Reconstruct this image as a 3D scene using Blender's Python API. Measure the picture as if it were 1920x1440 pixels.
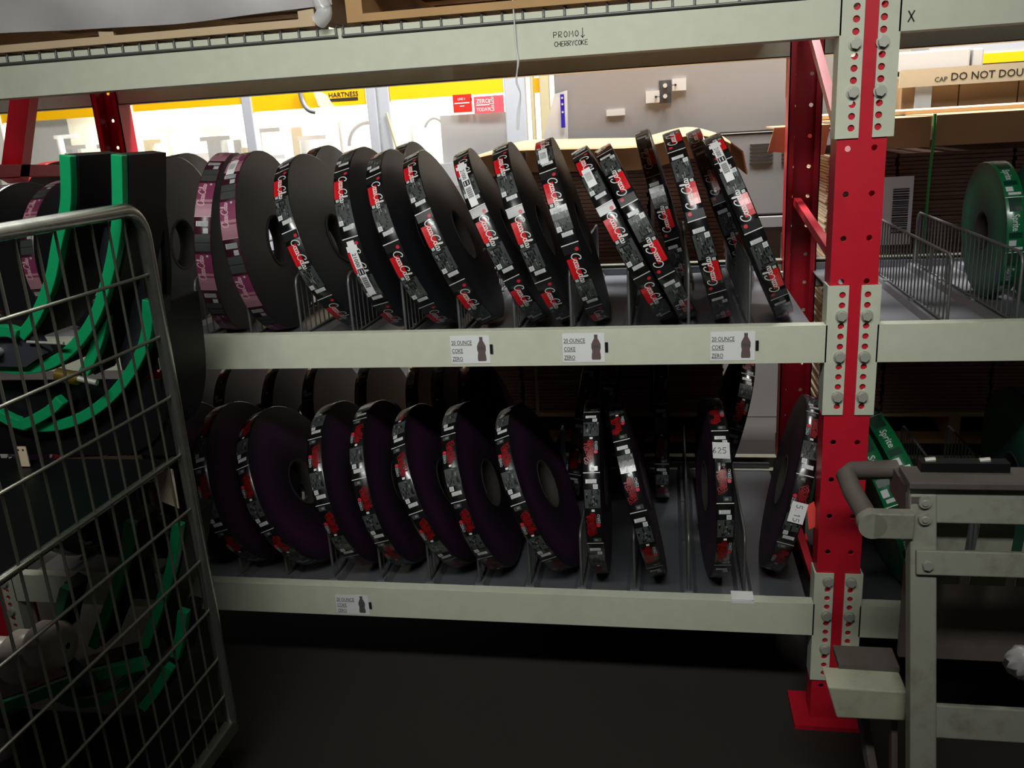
import bpy, bmesh, math, random
from mathutils import Vector, Matrix
random.seed(7)
S = 0.0254            # the scene is laid out in inches
PI = math.pi
scn = bpy.context.scene
C = scn.collection
for o in list(bpy.data.objects): bpy.data.objects.remove(o)

# ------------------------------------------------------------------ camera
cd = bpy.data.cameras.new('camera'); cam = bpy.data.objects.new('camera', cd); C.objects.link(cam)
cd.sensor_fit = 'HORIZONTAL'; cd.sensor_width = 36; cd.lens = 1628.6/1920*36
cd.clip_start = .02; cd.clip_end = 100
r = (0.98374397, 0.16965211, -0.05887235); u = (0.00689362, 0.29192088, 0.95641763); f = (-0.17944434, 0.94127592, -0.28600589)
cam.matrix_world = Matrix(((r[0], u[0], -f[0], -14.764*S), (r[1], u[1], -f[1], -84.370*S), (r[2], u[2], -f[2], 47.175*S), (0, 0, 0, 1)))
scn.camera = cam
# ------------------------------------------------------------------ world, exposure, lamps
w = bpy.data.worlds.new('world'); scn.world = w; w.use_nodes = True
w.node_tree.nodes['Background'].inputs[0].default_value = (.75, .82, .9, 1)
w.node_tree.nodes['Background'].inputs[1].default_value = .012
vs = scn.view_settings; vs.view_transform = 'Standard'; vs.look = 'None'; vs.gamma = 1; vs.exposure = 0; vs.use_curve_mapping = False

def lamp(name, loc, to, sx, sy, watts, col=(1, 1, 1)):
    l = bpy.data.lights.new(name, 'AREA'); l.shape = 'RECTANGLE'; l.size = sx*S; l.size_y = sy*S; l.energy = watts; l.color = col
    o = bpy.data.objects.new(name, l); C.objects.link(o); o.location = Vector(loc)*S
    o.rotation_euler = (Vector(to)-Vector(loc)).to_track_quat('-Z', 'Y').to_euler()
    return o
al = lamp('aisle_tube_light', (-30, -92, 108), (-30, 0, 38), 96, 10, 17, (.985, 1, .955)); al.data.spread = math.radians(72)
lamp('high_bay_light', (-110, 84, 190), (-110, 84, 0), 60, 24, 320, (1, .98, .93))
lamp('high_bay_light', (-5, 76, 190), (-5, 76, 0), 60, 24, 330, (1, .98, .95))
lamp('high_bay_light', (95, 84, 190), (95, 84, 0), 60, 24, 300, (1, .97, .92))
lamp('high_bay_light', (55, 160, 190), (55, 160, 0), 60, 24, 110, (1, .98, .95))
lamp('machine_work_light', (-125, 172, 65), (-125, 172, 40), 160, 16, 120, (1, .96, .84))

# ------------------------------------------------------------------ materials
def lin(c): return tuple(((x/255.)/12.92 if x/255. <= .04045 else ((x/255.+.055)/1.055)**2.4) for x in c)+(1,)
def mat(name, rgb, rough=.5, metal=0, var=.08, scale=30, bump=0, spec=.5, coat=0, dirt=None, dirt_scale=8, dirt_amt=.5):
    m = bpy.data.materials.new(name); m.use_nodes = True; nt = m.node_tree; b = nt.nodes['Principled BSDF']
    b.inputs['Roughness'].default_value = rough; b.inputs['Metallic'].default_value = metal
    b.inputs['Specular IOR Level'].default_value = spec
    if coat: b.inputs['Coat Weight'].default_value = coat; b.inputs['Coat Roughness'].default_value = .15
    tc = nt.nodes.new('ShaderNodeTexCoord'); nz = nt.nodes.new('ShaderNodeTexNoise'); nz.inputs['Scale'].default_value = scale; nz.inputs['Detail'].default_value = 5
    nt.links.new(tc.outputs['Object'], nz.inputs['Vector'])
    mx = nt.nodes.new('ShaderNodeMix'); mx.data_type = 'RGBA'
    c = lin(rgb); mx.inputs[6].default_value = tuple(x*(1-var) for x in c[:3])+(1,); mx.inputs[7].default_value = tuple(min(1, x*(1+var)) for x in c[:3])+(1,)
    nt.links.new(nz.outputs['Fac'], mx.inputs[0]); last = mx.outputs[2]
    if dirt:
        n2 = nt.nodes.new('ShaderNodeTexNoise'); n2.inputs['Scale'].default_value = dirt_scale; n2.inputs['Detail'].default_value = 8; n2.inputs['Roughness'].default_value = .7
        nt.links.new(tc.outputs['Object'], n2.inputs['Vector'])
        rp = nt.nodes.new('ShaderNodeValToRGB'); rp.color_ramp.elements[0].position = .5; rp.color_ramp.elements[1].position = .75
        rp.color_ramp.elements[1].color = (dirt_amt,)*3+(1,)
        nt.links.new(n2.outputs['Fac'], rp.inputs[0])
        m2 = nt.nodes.new('ShaderNodeMix'); m2.data_type = 'RGBA'; nt.links.new(rp.outputs[0], m2.inputs[0]); nt.links.new(last, m2.inputs[6]); m2.inputs[7].default_value = lin(dirt); last = m2.outputs[2]
    nt.links.new(last, b.inputs['Base Color'])
    if bump:
        bp = nt.nodes.new('ShaderNodeBump'); bp.inputs['Strength'].default_value = bump; bp.inputs['Distance'].default_value = .002
        nt.links.new(nz.outputs['Fac'], bp.inputs['Height']); nt.links.new(bp.outputs[0], b.inputs['Normal'])
    return m
M = {}
M['beam'] = mat('cream_beam_paint', (196, 199, 178), .5, dirt=(120, 112, 92), dirt_scale=3, dirt_amt=.12)
M['red'] = mat('red_upright_paint', (190, 22, 42), .42, dirt=(120, 20, 30), dirt_scale=5, dirt_amt=.4)
M['bolt'] = mat('zinc_bolt', (188, 188, 176), .45, .45)
M['hole'] = mat('hole_shadow_steel', (40, 12, 14), .8)
M['galv'] = mat('galvanized_steel', (128, 130, 136), .45, .7, dirt=(140, 140, 145), dirt_scale=4, bump=.05)
M['wire'] = mat('dull_wire', (105, 106, 104), .45, .6)
M['cagewire'] = mat('zinc_cage_wire', (120, 120, 108), .4, .7)
M['chrome'] = mat('worn_chrome_tube', (165, 168, 160), .25, .9, dirt=(60, 55, 45), dirt_scale=10)
M['black'] = mat('black_label_film', (14, 14, 15), .3, spec=.6, coat=.4)
M['busy'] = mat('grey_label_print', (64, 67, 66), .3, var=.25, scale=90, coat=.3)
M['busydark'] = mat('dark_label_print', (26, 28, 28), .3, coat=.3)
M['busylight'] = mat('light_label_print', (120, 124, 122), .35)
M['lred'] = mat('label_red', (196, 22, 28), .32, coat=.3)
M['ldred'] = mat('label_dark_red', (128, 10, 14), .4)
M['dot'] = mat('label_dot_red', (190, 40, 50), .4)
M['white'] = mat('label_white', (215, 215, 212), .45)
M['paper'] = mat('white_paper', (222, 222, 222), .7, var=.03)
M['greyw'] = mat('label_barcode_white', (172, 176, 176), .45, var=.15, scale=120)
M['ink'] = mat('black_ink', (18, 18, 20), .6)
M['plum'] = mat('label_plum', (120, 50, 82), .35, var=.2)
M['plumlight'] = mat('label_light_plum', (160, 112, 125), .35, var=.15)
M['plumdark'] = mat('label_dark_plum', (58, 22, 36), .35, var=.2)
M['pink'] = mat('label_pink_script', (196, 158, 166), .4)
M['coke'] = mat('bright_red_film', (205, 18, 26), .28, coat=.5)
M['lgreen'] = mat('label_green', (14, 92, 52), .3, coat=.4)
M['lgreendark'] = mat('label_dark_green', (8, 48, 34), .3, coat=.3)
M['core'] = mat('cardboard_core', (38, 33, 29), .85)
M['card'] = mat('kraft_cardboard', (186, 146, 104), .8, var=.1, scale=12, bump=.1)
M['carddark'] = mat('kraft_sheet_edges', (104, 76, 62), .9, var=.35, scale=60, bump=.3)
M['cardtop'] = mat('pale_kraft', (214, 196, 166), .8, var=.06)
M['wood'] = mat('pallet_wood', (176, 138, 92), .8, var=.25, scale=9, bump=.2)
M['woodpale'] = mat('pale_pallet_wood', (196, 172, 138), .8, var=.15, scale=9)
M['wrap'] = mat('grey_wrapped_load', (176, 172, 172), .35, var=.3, scale=6, bump=.6, coat=.4)
M['green'] = mat('green_wear_strip', (14, 150, 92), .38, spec=.5, var=.1)
M['guide'] = mat('black_guide_plastic', (13, 13, 17), .5, spec=.3)
M['guidegrey'] = mat('dark_grey_plate', (52, 54, 62), .5)
M['grey'] = mat('grey_cabinet_paint', (158, 156, 156), .55, var=.03)
M['greydark'] = mat('grey_cabinet_seam', (70, 70, 72), .6)
M['alu'] = mat('aluminium_post', (190, 194, 202), .45, .2, var=.04)
M['yellow'] = mat('yellow_header_paint', (255, 190, 0), .5, var=.05)
M['mach'] = mat('machine_white_paint', (225, 222, 208), .5)
M['machgrey'] = mat('machine_grey_steel', (140, 142, 146), .4, .3)
M['machbeige'] = mat('machine_beige_cover', (188, 176, 140), .5)
M['signred'] = mat('red_sign', (196, 36, 24), .5)
M['signpink'] = mat('pink_sign', (214, 84, 96), .5)
M['blue'] = mat('blue_strip', (40, 20, 200), .5)
M['floor'] = mat('dark_concrete', (40, 37, 33), .8, var=.25, scale=3, dirt=(30, 27, 24), dirt_scale=1.5)
M['wall'] = mat('pale_wall', (215, 212, 200), .8)
M['ladder'] = mat('scuffed_grey_paint', (138, 138, 124), .6, dirt=(84, 80, 70), dirt_scale=14, dirt_amt=.6)
M['ladderlight'] = mat('scuffed_cream_paint', (172, 172, 150), .6, dirt=(110, 104, 86), dirt_scale=14, dirt_amt=.5)
M['ladderdark'] = mat('brown_grey_plastic', (92, 84, 78), .6, dirt=(60, 52, 46), dirt_scale=14)
M['brass'] = mat('brass', (170, 140, 70), .3, .8)
M['knobwhite'] = mat('ivory_plastic', (205, 196, 182), .35, dirt=(120, 90, 70), dirt_scale=12, dirt_amt=.4)
M['pinktag'] = mat('salmon_tag', (235, 80, 70), .6)
M['strap'] = mat('green_strap', (60, 150, 80), .4)
M['clearstrap'] = mat('grey_strap', (120, 118, 108), .4)
M['darkbrown'] = mat('dark_load', (58, 44, 38), .8)
M['bottle'] = mat('printed_cola', (70, 26, 26), .5)

def face_mat(name, rgb, rgb2):
    """wound film seen from the side: very fine rings round the axis, plus a broad band of tint"""
    m = mat(name, rgb, .42, spec=.45, var=.1, scale=8); nt = m.node_tree; b = nt.nodes['Principled BSDF']
    tc = nt.nodes.new('ShaderNodeTexCoord'); sp = nt.nodes.new('ShaderNodeSeparateXYZ'); nt.links.new(tc.outputs['Object'], sp.inputs[0])
    cb = nt.nodes.new('ShaderNodeCombineXYZ'); nt.links.new(sp.outputs[1], cb.inputs[0]); nt.links.new(sp.outputs[2], cb.inputs[1])
    ln = nt.nodes.new('ShaderNodeVectorMath'); ln.operation = 'LENGTH'; nt.links.new(cb.outputs[0], ln.inputs[0])
    rp = nt.nodes.new('ShaderNodeValToRGB'); e = rp.color_ramp.elements
    e[0].position = .10; e[0].color = lin(rgb); e[1].position = .26; e[1].color = lin(rgb)
    k = e.new(.20); k.color = lin(rgb2)
    nt.links.new(ln.outputs['Value'], rp.inputs[0]); nt.links.new(rp.outputs[0], b.inputs['Base Color'])
    wv = nt.nodes.new('ShaderNodeMath'); wv.operation = 'MULTIPLY'; wv.inputs[1].default_value = 2600; nt.links.new(ln.outputs['Value'], wv.inputs[0])
    sn = nt.nodes.new('ShaderNodeMath'); sn.operation = 'SINE'; nt.links.new(wv.outputs[0], sn.inputs[0])
    bp = nt.nodes.new('ShaderNodeBump'); bp.inputs['Strength'].default_value = .12; bp.inputs['Distance'].default_value = .0006
    nt.links.new(sn.outputs[0], bp.inputs['Height']); nt.links.new(bp.outputs[0], b.inputs['Normal'])
    return m
M['face'] = face_mat('charcoal_wound_film', (22, 25, 31), (25, 28, 35))
M['facepurple'] = face_mat('purple_wound_film', (26, 20, 28), (56, 24, 54))
M['facegreen'] = face_mat('green_wound_film', (30, 70, 64), (34, 112, 76))
def glass(name, alpha, tint=(1, 1, 1, 1), rough=.05):
    m = bpy.data.materials.new(name); m.use_nodes = True; nt = m.node_tree; nt.nodes.clear()
    o = nt.nodes.new('ShaderNodeOutputMaterial'); mx = nt.nodes.new('ShaderNodeMixShader'); t = nt.nodes.new('ShaderNodeBsdfTransparent'); g = nt.nodes.new('ShaderNodeBsdfPrincipled')
    g.inputs['Roughness'].default_value = rough; g.inputs['Base Color'].default_value = tint
    n = nt.nodes.new('ShaderNodeTexNoise'); n.inputs['Scale'].default_value = 3; tc = nt.nodes.new('ShaderNodeTexCoord'); nt.links.new(tc.outputs['Object'], n.inputs['Vector'])
    mp = nt.nodes.new('ShaderNodeMapRange'); mp.inputs[3].default_value = alpha*.6; mp.inputs[4].default_value = alpha*1.4
    nt.links.new(n.outputs['Fac'], mp.inputs[0]); nt.links.new(mp.outputs[0], mx.inputs[0])
    nt.links.new(t.outputs[0], mx.inputs[1]); nt.links.new(g.outputs[0], mx.inputs[2]); nt.links.new(mx.outputs[0], o.inputs[0])
    return m
M['glass'] = glass('smudged_guard_pane', .12)
M['film'] = glass('clear_stretch_film', .45, (.9, .9, .88, 1), .15)
M['sleeve'] = glass('clear_sleeve', .05, (.8, .82, .78, 1), .2)

# ------------------------------------------------------------------ mesh helpers (inches)
class MB:
    def __init__(s): s.v = []; s.f = []; s.m = []; s.sm = []
    def add(s, vs, fs, m=0, smooth=False):
        k = len(s.v); s.v += [tuple(p) for p in vs]; s.f += [tuple(i+k for i in q) for q in fs]; s.m += [m]*len(fs); s.sm += [smooth]*len(fs); return s
    def box(s, x0, x1, y0, y1, z0, z1, m=0):
        return s.add([(x, y, z) for x in (x0, x1) for y in (y0, y1) for z in (z0, z1)],
                     [(0, 1, 3, 2), (4, 6, 7, 5), (0, 4, 5, 1), (2, 3, 7, 6), (0, 2, 6, 4), (1, 5, 7, 3)], m)
    def obox(s, c, ax, ay, az, hx, hy, hz, m=0):
        c = Vector(c); ax, ay, az = Vector(ax).normalized()*hx, Vector(ay).normalized()*hy, Vector(az).normalized()*hz
        return s.add([c+ax*i+ay*j+az*k for i in (-1, 1) for j in (-1, 1) for k in (-1, 1)],
                     [(0, 1, 3, 2), (4, 6, 7, 5), (0, 4, 5, 1), (2, 3, 7, 6), (0, 2, 6, 4), (1, 5, 7, 3)], m)
    def beam(s, p, q, wdt, dep, up=(0, 0, 1), m=0):
        p, q = Vector(p), Vector(q); d = (q-p); L = d.length; d.normalize(); a = Vector(up).cross(d)
        if a.length < 1e-3: a = Vector((1, 0, 0)).cross(d)
        a.normalize(); b = d.cross(a); return s.obox((p+q)/2, d, a, b, L/2, wdt/2, dep/2, m)
    def tube(s, pts, rad, n=8, m=0, cap=True):
        pts = [Vector(p) for p in pts]; vs = []; ref = None
        for i, p in enumerate(pts):
            d = (pts[min(i+1, len(pts)-1)]-pts[max(i-1, 0)]).normalized()
            if ref is None: ref = Vector((0, 0, 1)) if abs(d.z) < .9 else Vector((1, 0, 0))
            a = (ref-d*ref.dot(d)).normalized(); ref = a; b = d.cross(a)
            vs += [p+(a*math.cos(2*PI*k/n)+b*math.sin(2*PI*k/n))*rad for k in range(n)]
        fs = [(i*n+k, i*n+(k+1) % n, (i+1)*n+(k+1) % n, (i+1)*n+k) for i in range(len(pts)-1) for k in range(n)]
        s.add(vs, fs, m, True)
        if cap: s.add(vs[:n], [tuple(range(n))[::-1]], m); s.add(vs[-n:], [tuple(range(n))], m)
        return s
    def poly(s, pts, nrm, depth, m=0):
        """a flat outline given thickness along nrm"""
        n = len(pts); d = Vector(nrm).normalized()*depth; a = [Vector(p) for p in pts]; b = [p+d for p in a]
        return s.add(a+b, [tuple(range(n))[::-1], tuple(range(n, 2*n))]+[(i, (i+1) % n, n+(i+1) % n, n+i) for i in range(n)], m)
    def cyl(s, p, q, rad, n=24, m=0, r2=None):
        r2 = rad if r2 is None else r2; p, q = Vector(p), Vector(q); d = (q-p).normalized(); a = d.orthogonal().normalized(); b = d.cross(a)
        ring = lambda c, rr: [c+(a*math.cos(2*PI*k/n)+b*math.sin(2*PI*k/n))*rr for k in range(n)]
        v = ring(p, rad)+ring(q, r2); s.add(v, [(k, (k+1) % n, n+(k+1) % n, n+k) for k in range(n)], m, True)
        s.add(v[:n], [tuple(range(n))[::-1]], m); s.add(v[n:], [tuple(range(n))], m); return s
    def lathe(s, prof, c=(0, 0, 0), n=32, m=0, axis='z', smooth=True):
        c = Vector(c); vs = []
        for (rr, h) in prof:
            for k in range(n):
                a = 2*PI*k/n; p = (rr*math.cos(a), rr*math.sin(a), h)
                if axis == 'x': p = (p[2], p[0], p[1])
                if axis == 'y': p = (p[0], p[2], p[1])
                vs.append(c+Vector(p))
        return s.add(vs, [(i*n+k, i*n+(k+1) % n, (i+1)*n+(k+1) % n, (i+1)*n+k) for i in range(len(prof)-1) for k in range(n)], m, smooth)
    def mesh(s, name, mats, org=(0, 0, 0)):
        me = bpy.data.meshes.new(name); ox, oy, oz = org
        me.from_pydata([((x-ox)*S, (y-oy)*S, (z-oz)*S) for x, y, z in s.v], [], s.f)
        for m in mats: me.materials.append(M[m])
        me.polygons.foreach_set('material_index', s.m); me.polygons.foreach_set('use_smooth', s.sm); me.update()
        bm = bmesh.new(); bm.from_mesh(me)
        if len(bm.faces) < 4000: bmesh.ops.recalc_face_normals(bm, faces=bm.faces)
        bm.to_mesh(me); bm.free(); return me
def tag(o, label=None, cat=None, group=None, kind=None):
    if label: o['label'] = label
    if cat: o['category'] = cat
    if group: o['group'] = group
    if kind: o['kind'] = kind
    return o
def worg(o):
    return Vector((0, 0, 0)) if o is None else worg(o.parent)+Vector(o.location)/S
def build(name, mb, mats, parent=None, org=None, bevel=0, **kw):
    """link a mesh whose vertices are in world inches; its origin is its own (org) or its parent's"""
    if isinstance(mats, str): mats = [mats]
    po = worg(parent); og = Vector(org) if org is not None else po
    if org is None and parent is None:
        xs = [v[0] for v in mb.v]; ys = [v[1] for v in mb.v]; zs = [v[2] for v in mb.v]
        og = Vector(((min(xs)+max(xs))/2, (min(ys)+max(ys))/2, min(zs)))
    o = bpy.data.objects.new(name, mb.mesh(name, mats, og)); C.objects.link(o)
    o.parent = parent; o.location = (og-po)*S
    if bevel:
        b = o.modifiers.new('bevel', 'BEVEL'); b.width = bevel*S; b.segments = 2; b.limit_method = 'ANGLE'; b.angle_limit = math.radians(50)
    return tag(o, **kw)
def thing(name, loc, label, cat, group=None):
    o = bpy.data.objects.new(name, None); C.objects.link(o); o.location = Vector(loc)*S; o.empty_display_size = .05
    return tag(o, label, cat, group)
def smooth(pts, n=6):
    P = [Vector(p) for p in pts]; out = []
    for i in range(len(P)-1):
        a, b, c, d = P[max(i-1, 0)], P[i], P[i+1], P[min(i+2, len(P)-1)]
        for k in range(n):
            t = k/n; out.append(.5*((2*b)+(c-a)*t+(2*a-5*b+4*c-d)*t*t+(3*b-a-3*c+d)*t**3))
    return out+[P[-1]]

# ---- lettering ------------------------------------------------------------
_tc = {}
def text_geo(txt, bold=.012):
    """vertices and faces of a line of plain lettering, cap height about .7, set from x=0"""
    if txt not in _tc:
        cu = bpy.data.curves.new('t', 'FONT'); cu.body = txt; cu.resolution_u = 2; cu.offset = bold
        o = bpy.data.objects.new('t', cu); C.objects.link(o); me = bpy.data.meshes.new_from_object(o)
        _tc[txt] = ([tuple(v.co) for v in me.vertices], [tuple(p.vertices) for p in me.polygons])
        bpy.data.objects.remove(o); bpy.data.meshes.remove(me); bpy.data.curves.remove(cu)
    return _tc[txt]
def put_text(mb, txt, pos, size, m=0, fn=None, fit=None, squash=1):
    vs, fs = text_geo(txt); wd = max(v[0] for v in vs) if vs else 1
    kx = size if fit is None else fit/wd
    mb.add([fn(pos[0]+v[0]*kx, pos[1]+v[1]*size*squash) for v in vs], fs, m)
STROKES = {'P': [[(0, 0), (0, 1), (.5, .95), (.6, .72), (.45, .5), (0, .48)]], 'R': [[(0, 0), (0, 1), (.5, .95), (.58, .72), (.4, .5), (0, .48), (.6, 0)]],
 'O': [[(.3, 0), (.05, .25), (.05, .75), (.3, 1), (.58, .75), (.58, .25), (.3, 0)]], 'M': [[(0, 0), (.05, 1), (.35, .4), (.65, 1), (.72, 0)]],
 'C': [[(.6, .85), (.35, 1), (.05, .7), (.05, .3), (.3, 0), (.6, .12)]], 'H': [[(0, 0), (0, 1)], [(.55, 0), (.55, 1)], [(0, .5), (.55, .52)]],
 'E': [[(.55, 1), (0, .97), (0, 0), (.55, .03)], [(0, .5), (.45, .52)]], 'Y': [[(0, 1), (.3, .5), (.6, 1)], [(.3, .5), (.25, 0)]],
 'K': [[(0, 0), (0, 1)], [(.5, 1), (.02, .45), (.55, 0)]], '6': [[(.5, 1), (.15, .6), (.05, .2), (.3, 0), (.55, .22), (.3, .5), (.1, .3)]],
 '2': [[(.05, .8), (.3, 1), (.55, .75), (0, 0), (.6, .05)]], '5': [[(.55, 1), (.1, 1), (.05, .58), (.4, .6), (.55, .3), (.3, 0), (0, .1)]],
 '1': [[(.1, .8), (.3, 1), (.3, 0)]], '.': [[(.1, 0), (.18, .06)]], 'X': [[(0, 1), (.55, 0)], [(.55, 1), (0, 0)]], 'v': [[(.2, 1.1), (.2, 0), (.45, .3)], [(.2, 0), (0, .28)]],
 'L': [[(0, 1), (0, 0), (.5, 0)]], ' ': [], '4': [[(.4, 0), (.4, 1), (0, .35), (.55, .35)]]}
def ribbon(mb, pts, wd, m, fn):
    P = [Vector((p[0], p[1])) for p in pts]; vs = []
    for i, p in enumerate(P):
        d = P[min(i+1, len(P)-1)]-P[max(i-1, 0)]; d = d.normalized() if d.length else Vector((1, 0)); n = Vector((-d.y, d.x))*wd/2
        vs += [fn(p.x+n.x, p.y+n.y), fn(p.x-n.x, p.y-n.y)]
    mb.add(vs, [(2*i, 2*i+1, 2*i+3, 2*i+2) for i in range(len(P)-1)], m)
def handwrite(mb, txt, x, y, size, wd, m, fn, adv=.85):
    for ch in txt:
        for st in STROKES.get(ch, []): ribbon(mb, [(x+a*size, y+b*size) for a, b in st], wd, m, fn)
        x += size*(adv+(.12 if ch == 'M' else 0)*1)
    return x
def ell(cx, cy, rx, ry, n=14): return [(cx+rx*math.cos(2*PI*k/n), cy+ry*math.sin(2*PI*k/n)) for k in range(n+1)]
def s2(p): return [(v.x, v.y) for v in smooth([(a, b, 0) for a, b in p], 4)]
def script_strokes():
    cap = [s2([(.84, .8), (.97, .95), (.86, 1.1), (.6, 1.12), (.28, .88), (.1, .5), (.14, .14), (.38, -.05), (.66, .02), (.88, .26)])]
    out = []
    for dx in (0, 2.12): out += [[(x+dx, y) for x, y in st] for st in cap]
    out += [ell(1.1, .25, .16, .25), s2([(1.55, .42), (1.42, .5), (1.3, .35), (1.3, .12), (1.43, 0), (1.58, .12)]), ell(1.76, .25, .14, .25), s2([(1.94, .5), (1.92, .12), (2.02, 0), (2.1, .12)]),
            [(2.06, .3), (2.2, .34)], ell(3.2, .25, .16, .25), s2([(3.36, .1), (3.55, .7), (3.6, 1.1), (3.48, 1.15), (3.42, .7), (3.43, .15), (3.53, 0), (3.64, .1)]),
            ell(3.82, .25, .14, .25), s2([(4.0, .5), (3.98, .12), (4.08, 0), (4.25, .2), (4.22, .5)])]
    return out
SCRIPT = script_strokes()

# ------------------------------------------------------------------ reels of label film
RR = 10.25; RW = 1.85; NP = 8; PER = 2*PI*RR/NP
def rim_fn(eps, s0=0, flip=False):
    def fn(s, t):
        if flip: s, t = PER-s, RW-t
        a = (s+s0)/RR; return (-RW+t, -math.sin(a)*(RR+eps), math.cos(a)*(RR+eps))
    return fn
def rrect(mb, s0, s1, t0, t1, m, fn):
    n = max(1, int(abs(s1-s0)/.55)); vs = []
    for i in range(n+1):
        s = s0+(s1-s0)*i/n; vs += [fn(s, t0), fn(s, t1)]
    mb.add(vs, [(2*i, 2*i+1, 2*i+3, 2*i+2) for i in range(n)], m)
def script(mb, s0, t0, k, m, fn, wd=.13):
    for st in SCRIPT: ribbon(mb, [(s0+x*k, t0+y*k) for x, y in st], wd*k, m, fn)
def art(kind, flip):
    """one printed label repeated round the rim; every print layer lies a hair above the one under it"""
    rnd = random.Random(3); mb = MB()
    e = [.02+.012*i for i in range(5)]
    for i in range(NP):
        F = [rim_fn(x, i*PER, flip) for x in e]
        if kind == 'zero':
            mats = ['black', 'busy', 'busydark', 'busylight', 'lred', 'dot', 'white', 'greyw']
            rrect(mb, 0, .09, .02, RW-.02, 6, F[1]); rrect(mb, .12, 1.0, .05, RW-.05, 2, F[0])
            mb.add([F[1](.72+.2*math.cos(a), 1.42+.2*math.sin(a)) for a in [2*PI*q/10 for q in range(10)]], [tuple(range(10))], 5)
            rrect(mb, 1.5, 3.75, .1, 1.12, 4, F[1]); rrect(mb, 1.6, 3.7, .2, .26, 5, F[2])
            script(mb, 1.05, .7, .76, 6, F[3], .115)
            rrect(mb, 3.8, 4.12, .2, .55, 7, F[1])
            rrect(mb, 4.2, 6.75, .06, RW-.06, 1, F[0])
            rrect(mb, 4.25, 4.45, .9, 1.5, 2, F[1]); rrect(mb, 4.5, 4.65, .35, 1.2, 2, F[1])
            for _ in range(26):
                s = rnd.uniform(4.3, 6.3); t = rnd.uniform(.12, 1.5); rrect(mb, s, s+rnd.uniform(.1, .7), t, t+rnd.uniform(.04, .16), rnd.choice([2, 2, 3, 0]), F[2])
            rrect(mb, 6.2, 6.7, .16, .62, 6, F[3]); rrect(mb, 6.28, 6.62, .24, .54, 7, F[4])
            rrect(mb, 6.85, 7.3, .45, 1.62, 7, F[1]); rrect(mb, 6.92, 7.23, .52, 1.55, 6, F[2])
            for q in range(7): rrect(mb, 6.94, 7.2, .58+q*.13, .63+q*.13, 3, F[3])
        elif kind == 'cherry':
            mats = ['black', 'busy', 'busydark', 'busylight', 'ldred', 'dot', 'white', 'greyw']
            rrect(mb, 0, .08, .02, RW-.02, 6, F[1]); rrect(mb, .25, .75, .25, 1.1, 1, F[0]); rrect(mb, .35, .6, .6, .95, 3, F[1])
            script(mb, 1.1, .95, .62, 4, F[2], .16); script(mb, 1.25, .72, .58, 4, F[3], .14)
            for _ in range(14): s = rnd.uniform(1.1, 3.5); t = rnd.uniform(.8, 1.6); ribbon(mb, ell(s, t, .16, .13, 8), .07, 4, F[1])
            mb.add([F[3](2.35+.22*math.cos(a), .42+.22*math.sin(a)) for a in [2*PI*q/10 for q in range(10)]], [tuple(range(10))], 5)
            put_text(mb, 'ZERO', (2.55, .22), .42, 7, F[3]); rrect(mb, 2.5, 3.4, .6, .63, 3, F[2])
            rrect(mb, 3.9, 4.15, .75, 1.08, 6, F[2])
            rrect(mb, 4.3, 6.3, .1, RW-.1, 1, F[0])
            for _ in range(30):
                s = rnd.uniform(4.35, 6.0); t = rnd.uniform(.14, 1.5); rrect(mb, s, s+rnd.uniform(.1, .6), t, t+rnd.uniform(.04, .2), rnd.choice([2, 2, 3, 0, 1]), F[1 if rnd.random() < .5 else 2])
            rrect(mb, 6.35, 6.85, .3, .8, 6, F[2]); rrect(mb, 6.42, 6.78, .37, .73, 7, F[3])
            rrect(mb, 6.95, 7.4, .4, 1.6, 7, F[2]); rrect(mb, 7.02, 7.33, .47, 1.53, 6, F[3])
            for q in range(7): rrect(mb, 7.04, 7.3, .53+q*.13, .58+q*.13, 3, F[4])
        elif kind == 'plum':
            mats = ['plumdark', 'busy', 'busydark', 'plum', 'plumlight', 'pink', 'white', 'greyw']
            rrect(mb, 0, .08, .02, RW-.02, 5, F[1]); rrect(mb, .1, .9, .04, RW-.04, 4, F[0]); rrect(mb, .9, 4.1, .04, RW-.04, 3, F[0])
            rrect(mb, .9, 2.0, .05, RW-.05, 4, F[0]); script(mb, 1.2, .95, .64, 5, F[2], .17)
            mb.add([F[2](3.9+.14*math.cos(a), .5+.14*math.sin(a)) for a in [2*PI*q/8 for q in range(8)]], [tuple(range(8))], 7)
            rrect(mb, 4.4, 6.2, .1, RW-.1, 1, F[0]); rrect(mb, 5.3, 5.36, .1, RW-.1, 2, F[1])
            rrect(mb, 6.3, 6.85, .3, .85, 7, F[2]); rrect(mb, 7.05, 7.6, .3, 1.6, 7, F[2])
            for q in range(9): rrect(mb, 7.1, 7.55, .35+q*.13, .39+q*.13, 2, F[3])
        elif kind == 'redcoke':
            mats = ['coke', 'lred', 'dot', 'white', 'greyw']
            script(mb, 1.2, .6, .7, 4, F[2], .15); rrect(mb, 5.5, 6.4, .3, 1.3, 2, F[1]); rrect(mb, 6.6, 7.2, .3, 1.5, 2, F[1])
        elif kind == 'sprite':
            mats = ['lgreen', 'lgreendark', 'white', 'greyw']
            rrect(mb, 0, .08, .02, RW-.02, 2, F[1]); rrect(mb, .1, 2.2, .3, RW-.3, 1, F[0])
            put_text(mb, 'Sprite', (2.6, .55), 1.0, 3, F[2], fit=2.4); rrect(mb, 6.3, 7.1, .25, .95, 3, F[2]); rrect(mb, 7.3, 7.7, .4, 1.6, 3, F[2]); rrect(mb, 5.2, 6.0, .2, 1.5, 1, F[1])
    return mb.mesh('label_band', mats), mats[0]
ART = {(k, fl): art(k, fl) for k in ('zero', 'cherry', 'plum', 'redcoke', 'sprite') for fl in (False, True)}
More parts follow.
